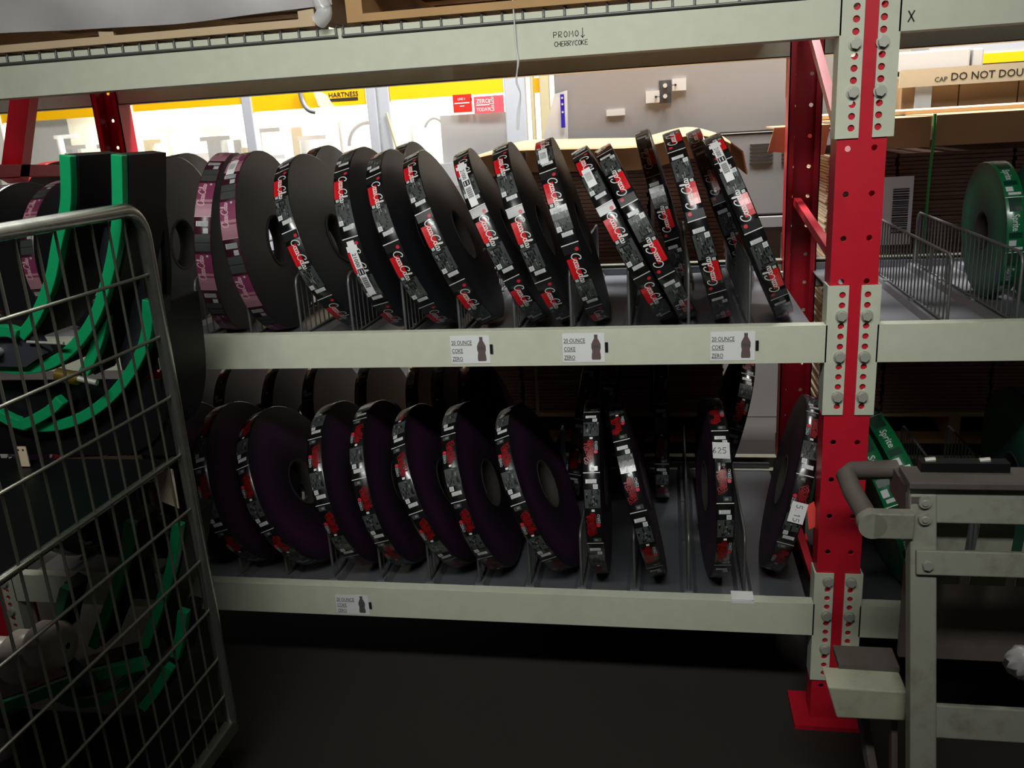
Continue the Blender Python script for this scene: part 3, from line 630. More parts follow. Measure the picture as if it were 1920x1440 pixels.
for j in range(nz+1):
    for i in range(nx+1):
        x = -92+46.5*i/nx; zz = 58.75+j*1.6+(.28*math.sin(i*.11+.4)-.1 if j == 0 else 0)
        vs.append((x, -1.0+.25*math.sin(i*.35+j)+.2*math.sin(j*2.3+i*.05), zz))
mb.add(vs, [(j*(nx+1)+i, j*(nx+1)+i+1, (j+1)*(nx+1)+i+1, (j+1)*(nx+1)+i) for j in range(nz) for i in range(nx)], 0, True)
mb.box(-92, -45.5, -.2, 38, 62.3, 75)
build('wrapped_load', mb, 'wrap', None, label='grey load in stretch film on the pale pallet', cat='load')
mb = MB(); mb.tube(smooth([(-47.0, -.9, 57.4), (-46.2, -1.1, 58.2), (-46.6, -.9, 59.6), (-45.8, -1.1, 61), (-46.3, -.9, 63)], 5), .75, 9); build('film_bunch', mb, 'film', None, label='bunched clear stretch film between the two top pallets', cat='plastic film')
mb = MB(); mb.box(-43.5, -3, 0, 37, 62.2, 80); build('brown_load', mb, 'darkbrown', None, label='dark load on the brown pallet on the top level', cat='load')
mb = MB()
for k, wd in enumerate((.12, .1, .08)):
    mb.tube(smooth([(-28.6+k*.07, -.45, 60), (-28.5, -.5, 57), (-28.45, -.4, 54), (-28.4+k*.05, -.35, 52.6), (-28.6-k*.05, -.2, 51.0), (-28.35, -.1, 49.8), (-28.75+k*.12, 0, 48.2), (-28.9+k*.08, .1, 46.6)], 5), wd*.6, 5)
build('film_strand', mb, 'film', None, label='thin strand of clear film hanging over the top beam', cat='plastic film')
mb = MB(); mb.box(5, 99, -.2, 38, 57.2, 75); build('brown_load', mb, 'darkbrown', None, label='dark load on the top level of the right-hand bay', cat='load')

# ------------------------------------------------------------------ cardboard bundles behind the rack
def bundle(x0, x1, y0, y1, z0, z1, label, n, parent, nm='folded_boxes'):
    rnd = random.Random(int(x0*7+z0)); mb = MB(); h = (z1-z0)/n
    for k in range(n):
        a, b, c = rnd.uniform(-.12, .12), rnd.uniform(-.16, .16), rnd.uniform(-.35, .2)
        mb.box(x0+a, x1+b, y0+rnd.uniform(0, .22), y1+c, z0+k*h+.03, z0+(k+1)*h-.05)
    return build(nm, mb, 'carddark', parent, kind='stuff')
def cardboard_stack(x0, x1, y0, y1, z0, z1, seams, label):
    t = thing('cardboard_stack', ((x0+x1)/2, (y0+y1)/2, z0), label, 'cardboard stack', 'bundles of flattened boxes behind the rack')
    xs = [x0]+seams+[x1]
    for i in range(len(xs)-1):
        for (za, zb, nn) in ((z0, 21.3, 34), (21.8, z1, 34)): bundle(xs[i]+.25, xs[i+1]-.25, y0, y1, za, zb, '', nn, t)
    return t
pallet(-44, -5.5, 46.5, 88, -2.4, 'upper wooden pallet under the cardboard stack seen below the middle beam', 'wood', 5.0)
pallet(-44, -5.5, 46.5, 88, -17.3, 'lower wooden pallet on the floor behind the rack', 'wood', 5.0)
mb = MB(); mb.box(-43, -6.5, 47, 87.5, -12.2, -2.5); build('dark_crate', mb, 'darkbrown', None, label='dark load between the two pallets behind the rack', cat='load')
st = cardboard_stack(-43, -6.6, 46, 88, 2.7, 41.0, [-38.0, -17.6], 'brown stack of flattened boxes behind the soda label reels')
mb = MB()      # folded cardboard cap: top sheet with a turned-down front lip and a curled right end
top_p = [(-44.6, 42.6), (-38, 43.6), (-30, 43.5), (-19, 43.2), (-12, 44.4), (-8, 43.8), (-6.2, 43.0)]
tp = smooth([(a, 0, b) for a, b in top_p], 5)
vs = []; 
for p in tp: vs += [(p.x, 45.6, p.z-3.4), (p.x, 45.5, p.z-.25), (p.x, 45.8, p.z), (p.x, 62, p.z+.6+.3*math.sin(p.x*.3)), (p.x, 89, p.z+.2)]
n = len(tp); mb.add(vs, [(i*5+j, (i+1)*5+j, (i+1)*5+j+1, i*5+j+1) for i in range(n-1) for j in range(4)], 0)
mb.add([(-6.2, 45.8, 43.0), (-6.2, 88, 43.2), (-4.6, 88, 42.0), (-4.4, 46.4, 41.6), (-3.8, 88, 38.6), (-3.7, 46.8, 38.4)], [(0, 1, 2, 3), (3, 2, 4, 5)], 0)
o = build('cap_sheet', mb, 'card', st, label='tan cardboard cap')
sm = o.modifiers.new('thick', 'SOLIDIFY'); sm.thickness = .2*S
mb = MB(); rnd = random.Random(5)
for k in range(11): mb.box(-9, -6.3+rnd.uniform(-.2, .15), 46.3, 86, 38.0+k*.42, 38.3+k*.42)
build('edge_layers', mb, 'cardtop', st, label='layered sheet edges painted pale as the lit left side')
for x in (-35.8, -17.4):
    mb = MB(); mb.box(x, x+.5, 45.15, 45.25, 2.5, 43.2); build('strap', mb, 'clearstrap', st)
s2_ = cardboard_stack(7.4, 46, 46, 88, 2.7, 40.2, [16.2, 31.0], 'brown stack of flattened boxes behind the right-hand bay')
pallet(7.4, 46, 46.5, 88, -2.4, 'wooden pallet under the right-hand cardboard stack', 'wood', 5.0)
mb = MB(); mb.box(8, 45.5, 47, 87.5, -17.3, -2.5); build('dark_crate', mb, 'darkbrown', None, label='dark load under the right-hand pallet', cat='load')
mb = MB()
for (xa, xb, z) in ((-.4, 7.2, 44.6), (8.0, 20.0, 44.9), (20.6, 46, 45.0)):
    mb.box(xa, xb, 45.4, 56 if xa < 0 else 88.4, z-.18, z)
    if xa > 0: mb.box(xa, xb, 45.3, 45.5, z-4.0, z)
mb.box(7.2, 8, 56, 88.4, 44.4, 44.6); mb.box(7.1, 7.3, 56, 88.4, 41, 44.6)
mb.poly([(-.4, 45.3, 44.5), (-1.2, 45.2, 41.4), (6.4, 45.0, 40.6), (7.0, 45.3, 44.6)], (0, 1, 0), .2)
build('cap_sheet', mb, 'card', s2_, label='tan cardboard cap with a turned-down front')
mb = MB(); rnd = random.Random(9)
for k in range(90): mb.box(7.25+rnd.uniform(-.3, .1), 7.7, 46.4+rnd.uniform(0, .5), 87.6, 3.5+k*.41, 3.78+k*.41)  # light on the stack's left side, put into the colour as paler edges
build('edge_layers', mb, 'cardtop', s2_, label='layered sheet edges painted pale as the lit left side')
mb = MB(); mb.tube(smooth([(20.3, 45.1, 45.2), (20.3, 45.0, 41), (20.25, 45.4, 36), (20.2, 45.4, 20)], 4), .22, 6); build('strap', mb, 'strap', s2_, label='green strap')
mb = MB(); mb.box(8.5, 46, 62, 88, 45.02, 45.6); build('cardboard_sheet', mb, 'cardtop', None, label='bright loose cardboard sheet on the right-hand stack', cat='cardboard sheet')
t = thing('bar_code_sheet', (16.4, 45.2, 27.7), 'white paper sheet with a tall bar code hanging on the right-hand cardboard stack', 'paper')
mb = MB(); mb.box(12.6, 18.2, 44.85, 44.92, 27.9, 37.2); build('sheet', mb, 'paper', t)
mb = MB(); rnd = random.Random(2); z = 29.5
while z < 35.6: hh = rnd.uniform(.06, .25); mb.box(15.6, 17.7, 44.8, 44.84, z, z+hh); z += hh+rnd.uniform(.07, .16)
build('bar_code', mb, 'ink', t)
# boxes with printed trim on a pallet further back
t = thing('carton_tray', (39, 110, 45.9), 'row of tan cartons under a printed DO NOT DOUBLE trim', 'cartons')
bx = [28.9+10.3*k for k in range(5)]
for i, x in enumerate(bx):
    mb = MB(); mb.box(x, x+10.1, 100, 140, 42, 51.2); build('carton', mb, 'card', t, bevel=.1)
mb = MB(); mb.box(28.2, 81, 99.3, 99.7, 49.4, 52.4); mb.box(28.2, 81, 99.3, 140, 52.4, 52.6); build('printed_trim', mb, 'cardtop', t)
mb = MB(); put_text(mb, 'DO NOT DOUBLE', (37.2, 50.2), 1.9, 0, fb(99.27)); put_text(mb, 'CAP', (34.4, 50.1), 1.2, 0, fb(99.27)); build('lettering', mb, 'core', t)
mb = MB(); mb.box(31.2, 34.2, 99.6, 99.9, 42, 49.4); build('corner_wrap', mb, 'white', t)
mb = MB(); mb.box(28, 82, 99, 141, -17.3, 41.9); build('cardboard_pile', mb, 'carddark', None, label='tall brown pile under the far cartons', cat='cardboard stack')

# ------------------------------------------------------------------ machines beyond the aisle
t = thing('control_cabinet', (-12, 100, -17.3), 'large grey metal cabinet behind the cardboard', 'cabinet')
mb = MB(); mb.box(-37.5, 17.5, 100, 112, 42.9, 60); build('upper_door', mb, 'grey', t, bevel=.3)
mb = MB(); mb.box(-37.5, 17.5, 100.2, 112, 26.6, 42.5); build('lower_door', mb, 'grey', t, bevel=.3)
mb = MB(); mb.box(-37.5, 17.5, 100.1, 112, 23.9, 26.3); mb.box(-37, 17, 101.5, 112, -17.3, 23.9); build('plinth', mb, 'grey', t, bevel=.2)
for (xa, xb) in ((1.1, 5.6), (7.2, 11.8)):
    for k in range(6):
        mb = MB(); mb.box(xa, xb, 99.95, 100.25, 36.8+k*.72, 36.98+k*.72); build('louvre', mb, 'greydark', t)
mb = MB(); mb.box(-16.6, -14.2, 99.8, 100.1, 49.4, 53.7); build('latch_plate', mb, 'greydark', t)
for (xa, zz, xk, xd) in ((-19.2, 49.6, -15.4, -17.2), (-14.0, 51.6, -15.4, -13.4)):
    mb = MB(); mb.box(xa, xa+2.7, 99.7, 99.9, zz, zz+2.3); build('white_plate', mb, 'paper', t)
    mb = MB(); mb.cyl((xk, 99.8, zz+1.1), (xk, 98.9, zz+1.1), .42, 16); build('knob', mb, 'white', t)
    mb = MB(); mb.cyl((xd, 99.7, zz+1.1), (xd, 99.3, zz+1.1), .22, 12); mb.tube([(xk, 99.4, zz+1.1), (xd, 99.4, zz+1.1)], .07, 5); build('keeper', mb, 'ink', t)
mb = MB(); mb.box(-27.1, -23.4, 99.75, 100, 47.6, 48.7); build('nameplate', mb, 'paper', t)
mb = MB(); mb.box(9.3, 10.7, 99.8, 100.1, 25.2, 25.7); build('nameplate', mb, 'paper', t)
t = thing('leaning_panel', (-36.5, 97, -17.3), 'white panel with a blue printed strip leaning on the grey cabinet', 'panel')
mb = MB(); mb.poly([(-40.5, 97.0, 42), (-37.3, 97.6, 52.4), (-34.7, 97.6, 53.0), (-34.9, 97.0, 42)], (0, 1, 0), .8); mb.box(-40.2, -35, 97.1, 97.8, -17.3, 42); build('sheet', mb, 'white', t)
mb = MB(); mb.box(-36.0, -35.2, 96.85, 97.0, 45.9, 52.3); build('blue_strip', mb, 'blue', t)
for zz in (51.6, 50.4, 48.9): 
    mb = MB(); mb.cyl((-35.6, 96.85, zz), (-35.6, 96.8, zz), .22, 10); build('printed_mark', mb, 'white', t)
mb = MB(); mb.box(21, 53.2, 142, 160, -17.3, 57.8); mb.box(53.8, 56.2, 142.5, 160, -17.3, 57.6); build('grey_cabinet', mb, 'grey', None, bevel=.4, label='plain grey cabinet above the printed cartons at the right', cat='cabinet')
mb = MB(); mb.box(52, 95, 172, 190, -17.3, 55); mb.box(52, 95, 171.6, 172, 55, 57.4, 1); mb.box(52, 95, 172, 190, 57.4, 70, 2); build('far_machine', mb, ['machgrey', 'yellow', 'alu'], None, label='far machine with a yellow band at the upper right', cat='machine')
# guarded packing machine
Y = 150
t = thing('packing_machine', (-125, Y, -17.3), 'bright guarded packing machine with a yellow header and clear panes', 'machine')
mb = MB(); mb.box(-216, -164, Y-.5, Y+.5, 56.2, 67); mb.box(-162.5, -129.8, Y-.5, Y+.5, 56.8, 59.6); mb.box(-162.5, -129.8, Y-.5, Y+.5, 60.4, 67); mb.box(-126.8, -94.5, Y-.5, Y+.5, 54.6, 67); mb.box(-87.5, -57, Y-.5, Y+.5, 55.2, 67); mb.box(-50, -46, Y+.5, Y+1, 54.6, 58.2)  # header carried up out of view to hold back the work light
build('yellow_header', mb, 'yellow', t)
mb = MB(); put_text(mb, 'HARTNESS', (-104.6, 56.9), 1.7, 0, fb(Y-.6), fit=8.4); mb.box(-104.4, -96.4, Y-.62, Y-.55, 55.9, 56.6); build('lettering', mb, 'core', t)
for (xa, xb, nm) in ((-209, -204.8, 'mach'), (-166.2, -162.7, 'mach'), (-129.8, -126.8, 'alu'), (-94.0, -91.3, 'alu'), (-90.8, -87.6, 'alu'), (-56.6, -51.2, 'alu'), (-49.8, -49.0, 'machbeige'), (-47.4, -45.0, 'machbeige')):
    mb = MB(); mb.box(xa, xb, Y-1, Y+2, -17.3, 64); build('post', mb, nm, t, bevel=.3)
for (xa, xb) in ((-204.8, -166.2), (-162.7, -129.8), (-126.8, -94.0), (-87.6, -56.6)):
    mb = MB(); mb.box(xa, xb, Y+.4, Y+.6, 20, 56.4); build('guard_pane', mb, 'glass', t)
mb = MB(); mb.box(-216, -45, Y-.5, Y+1.5, 16, 20.5); build('lower_rail', mb, 'alu', t)
mb = MB(); mb.box(-216, -45, Y+44, Y+46, -17.3, 90); build('back_cover', mb, 'mach', t)
mb = MB(); mb.box(-216, -45, Y-.5, Y+46, 67, 68); build('added_light_baffle', mb, 'mach', t)  # unseen roof added to keep the work light from spilling into the rack
mb = MB(); mb.box(-216, -45, Y+3, Y+44, 32, 38); build('machine_bed', mb, 'machgrey', t)
rnd = random.Random(11)
for k in range(34):
    x = -205+k*4.5+rnd.uniform(-1.5, 1.5); y = Y+rnd.uniform(8, 36); h = rnd.uniform(3, 14); wd = rnd.uniform(1, 5)
    mb = MB(); nm = rnd.choice(['mach', 'machgrey', 'machbeige', 'machgrey', 'alu'])
    if rnd.random() < .6: mb.box(x, x+wd, y, y+wd, 38, 38+h)
    else: mb.cyl((x, y, 38), (x, y, 38+h), wd*.4, 16)
    if rnd.random() < .5: mb.box(x-2, x+wd+3, y, y+1.5, 38+h, 39.2+h)
    build('mechanism', mb, nm, t)
mb = MB(); mb.box(-76, -57.5, Y+6, Y+8, 38, 50.5); build('steel_cover', mb, 'machgrey', t)
mb = MB(); mb.tube([(-97+6*math.cos(a), Y+7, 44+6*math.sin(a)) for a in [PI*q/14 for q in range(0, 15)]], .6, 8); mb.tube([(-78+3.5*math.cos(a), Y+7, 44+6*math.sin(a)) for a in [PI*q/14 for q in range(0, 12)]], .4, 8); build('curved_rail', mb, 'machgrey', t)
mb = MB(); mb.beam((-88.6, Y-1.5, 52), (-86, Y-2.5, 41.5), .5, .5); build('prop_rod', mb, 'machbeige', t)
mb = MB(); mb.box(-70.4, -65.4, Y-.9, Y-.6, 50.9, 55.4); mb.box(-65.6, -65.3, Y-.9, Y-.6, 53.6, 54.4); build('red_sign', mb, 'signred', t)
mb = MB(); put_text(mb, 'LINE 3', (-69.1, 54.0), .8, 0, fb(Y-.95), fit=2.0); mb.box(-70.0, -66.0, Y-.96, Y-.9, 53.1, 53.4); mb.box(-68.6, -67.4, Y-.96, Y-.9, 52.4, 52.6); build('lettering', mb, 'white', t)
mb = MB(); mb.box(-64.8, -56.9, Y-.9, Y-.6, 50.4, 54.6); build('pink_sign', mb, 'signpink', t)
mb = MB(); put_text(mb, 'ZERO', (-64.2, 52.9), 1.5, 0, fb(Y-.95), fit=3.5); mb.box(-64.2, -60.7, Y-.96, Y-.9, 52.3, 52.6); put_text(mb, 'TODAY', (-64.2, 50.9), 1.3, 0, fb(Y-.95), fit=3.5)
for st_ in SCRIPT: ribbon(mb, [(-59.6-y*1.0, 50.8+x*.8) for x, y in st_], .18, 0, fb(Y-.95))
build('lettering', mb, 'white', t)
mb = MB(); mb.tube(smooth([(-112, Y-2, 60), (-111.5, Y-2, 56.5), (-110, Y-2.4, 54.2), (-108.2, Y-2, 53.5)], 5), .7, 8); build('hanging_hose', mb, 'machgrey', t)
mb = MB(); mb.poly([(-108.5, Y-2, 60), (-104.6, Y-2, 57.6), (-101.3, Y-2, 51.6), (-100.7, Y-2, 50.4), (-101.9, Y-2, 50.6), (-104.4, Y-2, 53.4), (-107.2, Y-2, 55)], (0, 1, 0), .3); build('hanging_film', mb, 'film', t)

# ------------------------------------------------------------------ floor, walls
mb = MB(); mb.box(-420, 420, -300, 320, -17.8, -17.3); build('floor', mb, 'floor', None, kind='structure')
mb = MB(); mb.box(-420, 420, 300, 304, -17.3, 240); build('wall_back', mb, 'wall', None, kind='structure')
mb = MB(); mb.lathe([(.01, 0), (.22, .03), (.01, .06)], (-29, -14, -17.28), 8); mb.box(-29.6, -28.4, -14.2, -13.9, -17.28, -17.2); build('paper_scrap', mb, 'clearstrap', None, label='tiny pale scrap on the dark floor under the rack', cat='scrap')

# ------------------------------------------------------------------ wire cage trolley
t = thing('cage_trolley', (-59.5, -37, -17.3), 'chrome-topped wire cage trolley full of curved guides at the left', 'cage trolley')
X = -59.5; yf = -15.2; yn = -63; zt = 42.2
arc = [(X, yf-2.6+2.6*math.sin(a), zt-2.6+2.6*math.cos(a)) for a in [PI/2*q/8 for q in range(9)]]
mb = MB(); mb.tube([(X, yn, zt), (X, yf-6, zt)]+arc+[(X, yf, 20)], .62, 14, cap=True); mb.tube([(X, yf, 20), (X, yf, -10)], .62, 12); build('tube_frame', mb, 'chrome', t)
mb = MB(); mb.box(X-.5, X+.5, yn, yf+.4, -11.2, -9.6); build('base_rail', mb, 'cagewire', t, bevel=.15)
for z in (36.5, 30.9, 25.3, 19.7, 14.2, 8.7, 3.3, -2.2, -6.5):
    mb = MB(); mb.tube([(X+.05, yn, z), (X+.05, yf-.3, z)], .15, 7); build('long_wire', mb, 'cagewire', t)
mb = MB(); mb.tube([(X-.8, yn, 19.2), (X-.8, yf-.5, 19.2)], .32, 8); build('shelf_bar', mb, 'chrome', t)
for k in range(22):
    yy = yf-2.4-2.13*k; mb = MB(); mb.tube([(X-.15, yy, -10), (X-.15, yy, zt-.4)], .12, 6); build('upright_wire', mb, 'cagewire', t)
mb = MB(); mb.box(X-26, X-.4, yn, yf-.2, -10.6, -9.9); build('floor_pan', mb, 'guide', t)
mb = MB(); mb.box(X-26, X-1.4, yn, yf+.2, 18.4, 18.9); build('shelf', mb, 'guide', t)
for yy in (yf-3, yn+3):
    mb = MB(); mb.cyl((X-1.5, yy, -14.9), (X-.3, yy, -14.9), 2.4, 20); mb.box(X-1.3, X-.5, yy-.8, yy+.8, -13, -10.9); build('caster', mb, 'guide', t)

def guide(path, y, label, th=1.0, dep=6.5, web=0, gdep=.9):
    """curved product guide: a green wear strip on the front edge of a deep black plastic rail"""
    P = smooth([(a, 0, c) for a, b, c in path], 6); n = len(P)
    tg = [(P[min(i+1, n-1)]-P[max(i-1, 0)]).normalized() for i in range(n)]; nr = [Vector((-d.z, 0, d.x)) for d in tg]
    def band(mb, o0, o1, y0, y1):
        vs = []
        for i in range(n):
            a, b = P[i]+nr[i]*o0, P[i]+nr[i]*o1; vs += [(a.x, y0, a.z), (b.x, y0, b.z), (b.x, y1, b.z), (a.x, y1, a.z)]
        fs = [(i*4+j, i*4+(j+1) % 4, (i+1)*4+(j+1) % 4, (i+1)*4+j) for i in range(n-1) for j in range(4)]+[(0, 3, 2, 1), (n*4-4, n*4-3, n*4-2, n*4-1)]
        mb.add(vs, fs, 0)
    t = thing('curved_guide', (P[n//2].x, y, min(p.z for p in P)), label, 'guide rail', 'green edged curved guides in the cage')
    mb = MB(); band(mb, -th/2, th/2, y, y+gdep); build('wear_strip', mb, 'green', t, bevel=.08)
    mb = MB(); band(mb, -th/2-.1, th/2+.15, y+gdep, y+dep)
    if web: band(mb, -web, .2, y+dep*.75, y+dep) if web > 0 else band(mb, -.2, -web, y+dep*.75, y+dep)
    build('backing', mb, 'guide', t); return t
def P3(L): return [(a, 0, b) for a, b in L]
guide(P3([(-63.6, 46.9), (-64.4, 43.1), (-65.9, 40.0), (-67.5, 36.5), (-69.8, 33.3), (-71.6, 31.7)]), -18, 'upper left green-edged guide sticking out of the cage top', dep=7)
guide(P3([(-71.6, 31.9), (-72.6, 32.3), (-75.5, 32.2)]), -18.4, 'short green-edged guide end at the left edge of the picture', dep=2)
guide(P3([(-59.6, 46.7), (-60.5, 42.0), (-61.4, 39.3), (-62.6, 36.6), (-64.5, 33.3), (-67.0, 30.7), (-69.6, 29.1), (-72.2, 28.5), (-75.2, 28.7), (-80, 30.5)]), -17, 'upper right green-edged guide sweeping down from above the cage', dep=6.5)
guide(P3([(-64.1, 34.0), (-65.0, 31.7), (-66.1, 29.7), (-67.6, 27.7)]), -16, 'short green-edged guide between the two long sweeping ones', dep=4)
guide(P3([(-70.4, 25.2), (-71.7, 24.2), (-74.0, 23.1), (-75.2, 22.7)]), -16.3, 'small green-edged guide lying in the bottom of the wide one', dep=4)
guide(P3([(-60.2, 34.2), (-60.8, 31.5), (-61.9, 29.3), (-63.8, 27.0), (-66.1, 25.0), (-68.6, 23.5), (-71.1, 22.6), (-73.7, 22.3), (-76.2, 22.6), (-78, 23.5), (-81, 25.5)]), -15.5, 'widest green-edged guide curving across the middle of the cage', dep=.95+1.8)
guide(P3([(-65.3, 13.2), (-66.7, 9.3), (-68.5, 5.7), (-70.6, 2.1), (-72.3, -.8)]), -17, 'lower green-edged guide left of the long one', dep=4)
guide(P3([(-61.4, 12.4), (-62.8, 8.0), (-64.8, 3.8), (-67.1, -.5), (-69.1, -4.4), (-71.5, -6.6), (-74, -8.2), (-77, -8.9), (-80, -8)]), -15.5, 'long lower green-edged guide curving to the cage floor', dep=6)
guide(P3([(-66.4, -2.0), (-71.2, -3.4), (-75.7, -4.9), (-80.6, -7.0), (-84.8, -8.6)]), -17.6, 'nearly flat green-edged guide low in the cage', dep=4, th=1.2)
guide(P3([(-62.5, 2.9), (-63.3, .1), (-64.4, -2.5)]), -15.6, 'short lower green-edged guide next to the cage post', dep=3)
guide(P3([(-64.9, -3.4), (-66.9, -6.2), (-69, -8.6)]), -16.0, 'lowest green-edged guide in the cage corner', dep=3)
guide(P3([(-73, 6.4), (-74.3, 3.7), (-75.2, 1.5)]), -18, 'small green-edged guide end behind the ivory rollers', dep=3)
# black curved panels that back the guides
def panel(path, y0, y1, label, th=.5, nm='guide'):
    P = smooth([(a, 0, c) for a, c in path], 6); n = len(P); mb = MB(); vs = []
    for i, p in enumerate(P):
        d = (P[min(i+1, n-1)]-P[max(i-1, 0)]).normalized(); q = Vector((-d.z, 0, d.x))*th; vs += [(p.x, y0, p.z), (p.x+q.x, y0, p.z+q.z), (p.x+q.x, y1, p.z+q.z), (p.x, y1, p.z)]
    mb.add(vs, [(i*4+j, i*4+(j+1) % 4, (i+1)*4+(j+1) % 4, (i+1)*4+j) for i in range(n-1) for j in range(4)]+[(0, 3, 2, 1), (n*4-4, n*4-3, n*4-2, n*4-1)])
    build('guide_panel', mb, nm, None, label=label, cat='guide panel')
panel([(-60.3, 33.5), (-60.8, 26), (-62.5, 21.5), (-66, 19.5)], -14.6, -7.5, 'black curved panel sticking out past the cage post')
panel([(-61.2, 46.4), (-61.4, 40), (-62.2, 34), (-64, 29.6)], -9.8, -9.0, 'black panel edge rising above the cage corner')
mb = MB(); mb.box(-66, -62.3, -12.6, -12.2, 27, 40.4); build('grey_plate', mb, 'guidegrey', None, label='dark grey plate standing behind the right green guide', cat='plate')
mb = MB(); mb.box(-70.2, -66.8, -13, -12.6, 2.6, 16.5); build('grey_plate', mb, 'guidegrey', None, label='dark grey plate standing in the lower half of the cage', cat='plate')
mb = MB(); mb.box(-84, -61.2, -14.2, -13.8, 19, 26.5); build('guide_panel', mb, 'guide', None, label='low black panel across the cage shelf', cat='guide panel')
mb = MB()
for k, (x, z) in enumerate(((-79.8, .2), (-77.0, 1.4), (-73.8, 2.6))):
    pass
for k, (x, z, rr) in enumerate(((-80.3, -.6, 2.3), (-76.9, .2, 2.6), (-73.6, 1.9, 2.3))):
    mb = MB(); mb.lathe([(.3, -1.9), (rr*.75, -1.75), (rr, -1.0), (rr, 1.0), (rr*.75, 1.75), (.3, 1.9)], (x, -20-k*.3, z), 28, axis='x')
    build('ivory_roller', mb, 'knobwhite', None, label=('left', 'middle', 'right, rust-stained')[k]+' one of three round ivory rollers low in the cage', cat='roller', group='ivory rollers in the cage')
mb = MB(); mb.cyl((-75.2, -18.3, -.6), (-72.0, -18.3, -4), .75, 14); build('steel_pin', mb, 'guidegrey', None, label='dark steel pin lying under the ivory rollers', cat='pin')
for k, (p, q, lb) in enumerate((((-86, 14.2), (-71, 14.9), 'upper pale wooden slat behind the cage'), ((-86, 11.4), (-75.5, 12.6), 'lower pale wooden slat behind the cage'))):
    mb = MB(); mb.beam((p[0], -8, p[1]), (q[0], -8, q[1]), 6.0, .9, m=0); build('loose_plank', mb, 'woodpale', None, label=lb, cat='wood slat')
mb = MB(); mb.poly([(-62.9, -15.9, 18.2), (-60.4, -15.9, 18.3), (-60.5, -15.9, 14.3), (-62.2, -15.9, 15.0)], (0, 1, 0), .05); build('paper_tag', mb, 'cardtop', None, label='torn cream paper tag hanging beside the cage post', cat='tag')
mb = MB(); mb.box(-75.4, -74.2, -17.3, -17.2, 19.0, 21.0); mb.box(-75.1, -74.95, -17.35, -17.3, 20.6, 20.75, 1); mb.box(-74.6, -74.45, -17.35, -17.3, 20.6, 20.75, 1); build('paper_tag', mb, ['cardtop', 'ink'], None, label='small cream tag with two holes inside the cage', cat='tag')
t = thing('brass_fitting', (-68.2, -16.8, 26.6), 'brass and steel fitting on a rod in the middle of the cage', 'fitting')
mb = MB(); mb.cyl((-69.4, -17, 27.9), (-67.4, -17, 27.5), .62, 16); build('brass_nut', mb, 'brass', t)
mb = MB(); mb.cyl((-67.4, -17, 27.5), (-65.6, -17, 27.1), .28, 12); build('rod', mb, 'bolt', t)
t = thing('clamp_bracket', (-72.6, -17.6, 29.0), 'black clamp bracket with steel bolts at the left of the cage', 'bracket')
mb = MB(); mb.poly([(-78, -17.6, 31.2), (-73.5, -17.6, 31.4), (-70.6, -17.6, 31.9), (-69.8, -17.6, 30), (-72, -17.6, 28.8), (-78, -17.6, 29)], (0, 1, 0), 1.2); build('plate', mb, 'guidegrey', t)
mb = MB(); mb.cyl((-74.2, -17.6, 30.3), (-74.2, -18.3, 30.3), .4, 14); build('bolt', mb, 'bolt', t)
mb = MB(); mb.cyl((-71.0, -17.9, 31.2), (-67.4, -17.9, 31.0), .14, 10); build('rod', mb, 'bolt', t)
mb = MB(); mb.lathe([(.05, -.12), (.9, 0), (.05, .12)], (-76.3, -18.2, 23.9), 20, axis='y'); build('steel_disc', mb, 'bolt', None, label='small shiny steel disc resting by the wide green guide', cat='disc')

# ------------------------------------------------------------------ step ladder at the right
t = thing('step_ladder', (6, -16, -17.3), 'scuffed grey rolling step ladder in front of the red post', 'ladder')
dirv = Vector((0, -6, -22)).normalized()
def lp(x, z, off=0): return Vector((x, -15+(z-12.6)*6/22+off, z))
mb = MB(); p, q = lp(5.45, 16.2), lp(5.45, -17.2); mb.beam(p, q, 2.05, 1.6, up=(0, 1, 0)); build('stile', mb, 'ladder', t, bevel=.15)
mb = MB(); p, q = lp(36, 16.2), lp(36, -17.2); mb.beam(p, q, 2.05, 1.6, up=(0, 1, 0)); build('stile', mb, 'ladder', t, bevel=.15)
def rail(z0, z1, x0=6.2, off=-.2, nm='ladder', name='cross_rail', x1=37):
    a = (lp(0, z0, off)+lp(0, z1, off))/2; mb = MB(); mb.obox(((x0+x1)/2, a.y, a.z), (1, 0, 0), dirv, Vector((1, 0, 0)).cross(dirv), (x1-x0)/2, (z1-z0)/2, .35); return build(name, mb, nm, t, bevel=.1)
rail(13.9, 16.9, 4.4); rail(10.1, 12.1, 4.8, -.9)
rail(-3.2, -.5, 6.3); rail(-9.7, -7.2, 6.3, -.2, 'ladderlight')
mb = MB(); mb.obox((22, -13.4, 17.3), (1, 0, 0), (0, 1, 0), (0, 0, 1), 17.8, 1.8, .3); build('platform', mb, 'ladderdark', t, bevel=.1)
for (x, z, rr) in ((5.45, 15.9, .48), (5.45, 14.6, .48)):
    a = lp(x, z, -1.0); mb = MB(); mb.cyl(a, a-Vector((0, .3, 0)), rr, 18); mb.cyl(a-Vector((0, .3, 0)), a-Vector((0, .42, 0)), rr*.5, 12); build('screw', mb, 'bolt', t)
a = lp(5.6, 11.1, -1.35); mb = MB(); mb.cyl(a, a-Vector((0, .35, 0)), .42, 6); build('screw', mb, 'bolt', t)
mb = MB(); mb.cyl(lp(6.9, -6, -.9), lp(6.9, -6, -1.1), .2, 10); build('hole_plug', mb, 'ink', t)
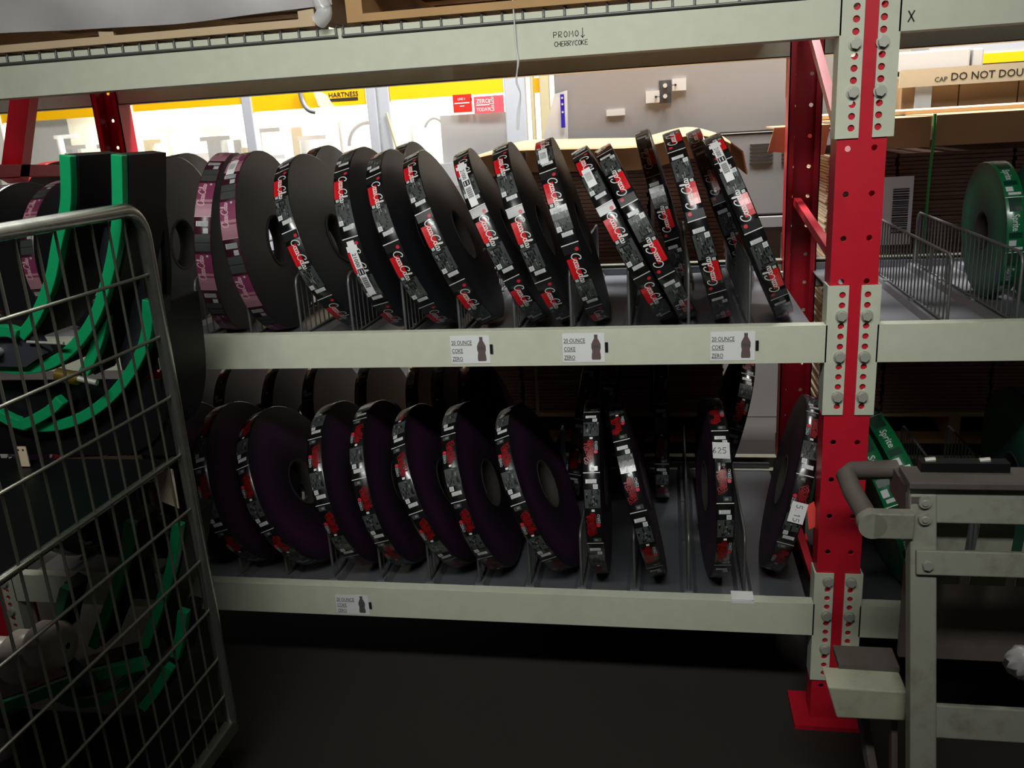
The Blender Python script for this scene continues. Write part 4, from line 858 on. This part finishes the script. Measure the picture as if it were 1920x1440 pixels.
# armrest handle: front arm, rounded end, return arm and back arm
mb = MB(); mb.box(1.4, 4.6, -16.1, -14.9, 12.95, 15.2); mb.cyl((1.4, -16.1, 14.07), (1.4, -14.9, 14.07), 1.12, 24); build('handle_arm', mb, 'ladder', t, bevel=.12)
mb = MB(); mb.tube([(1.3, -15.2, 14.2), (.6, -12, 15.2), (.5, -9.2, 15.6), (1.1, -8.3, 15.7), (5.0, -8.0, 15.8)], .85, 14); build('handle_return', mb, 'ladderdark', t)
mb = MB(); mb.box(4.5, 5.5, -15, -8, 13.8, 16.2); build('handle_plate', mb, 'ladderdark', t)
mb = MB(); mb.poly([(-1.6, -16.8, -.9), (4.9, -16.8, -1.0), (4.9, -16.8, -3.9), (-.7, -16.8, -4.0)], (0, 1, 0), 3.0); build('step_end', mb, 'ladderlight', t, bevel=.15)
mb = MB(); mb.box(-.2, 4.9, -14, -11, -1.0, -.5); mb.beam((4.6, -13, -1), (4.6, -17.5, -17), .5, 1.0); mb.beam((2.2, -9, -4), (4.2, -15, -17.2), .8, .8); build('rear_brace', mb, 'ladderdark', t)
mb = MB(); mb.obox((20, lp(0, -11.5).y+2, -12.2), (1, 0, 0), (0, 1, 0), (0, 0, 1), 13.0, 3.4, .5); build('tread', mb, 'ladderlight', t, bevel=.15)
fl = lambda x, z: lp(x, z, -.65)
mb = MB(); handwrite(mb, 'L1 X', 8.0, -9.6, 1.0, .12, 0, fl, 1.0); build('handwriting', mb, 'ink', t)
for k in range(5):
    x = 7.0+k*3.6; mb = MB(); mb.poly([(x, -13.2, 14.6), (x+2.7, -13.2, 14.6), (x+2.3, -13.2, 7.4), (x-.5, -13.2, 7.4)], (0, 1, 0), .12); build('hanging_flap', mb, 'ladder', t)
fm = lambda x, z: (x, -13.3, z)
mb = MB(); handwrite(mb, 'MP', 10.8, 8.2, 1.3, .14, 0, fm, .8); handwrite(mb, 'C', 7.4, 9.0, 1.2, .14, 0, fm); build('handwriting', mb, 'ink', t)
mb = MB(); mb.box(6.2, 34, -8.6, -8.0, -3, 6.4); build('back_sheet', mb, 'ladderdark', t)
t = thing('black_tray', (11, -11, 18), 'black tray with steel ends standing on the ladder platform', 'tray')
mb = MB(); mb.box(5.6, 12.4, -13.0, -11.8, 17.6, 18.4); build('body', mb, 'guide', t)
for x in (6.0, 10.2): 
    mb = MB(); mb.cyl((x, -12.4, 18.4), (x+.8, -12.4, 18.5), .25, 12); build('steel_end', mb, 'bolt', t)
mb = MB()
for j in range(7):
    for i in range(12):
        a = 2*PI*i/12; k_ = .8+.3*math.sin(i*2.1+j*1.7); rr = 1.8*math.sin(PI*(j+.5)/7.6)*k_; mb.v.append((15.6+rr*math.cos(a), -12+rr*math.sin(a)*.8, -2.4+3.2*j/6)); 
mb.f = [(j*12+i, j*12+(i+1) % 12, (j+1)*12+(i+1) % 12, (j+1)*12+i) for j in range(6) for i in range(12)]+[tuple(range(12))[::-1], tuple(range(72, 84))]; mb.m = [0]*len(mb.f); mb.sm = [True]*len(mb.f)
build('crumpled_bag', mb, 'wrap', None, label='crumpled white bag behind the ladder rails', cat='bag')
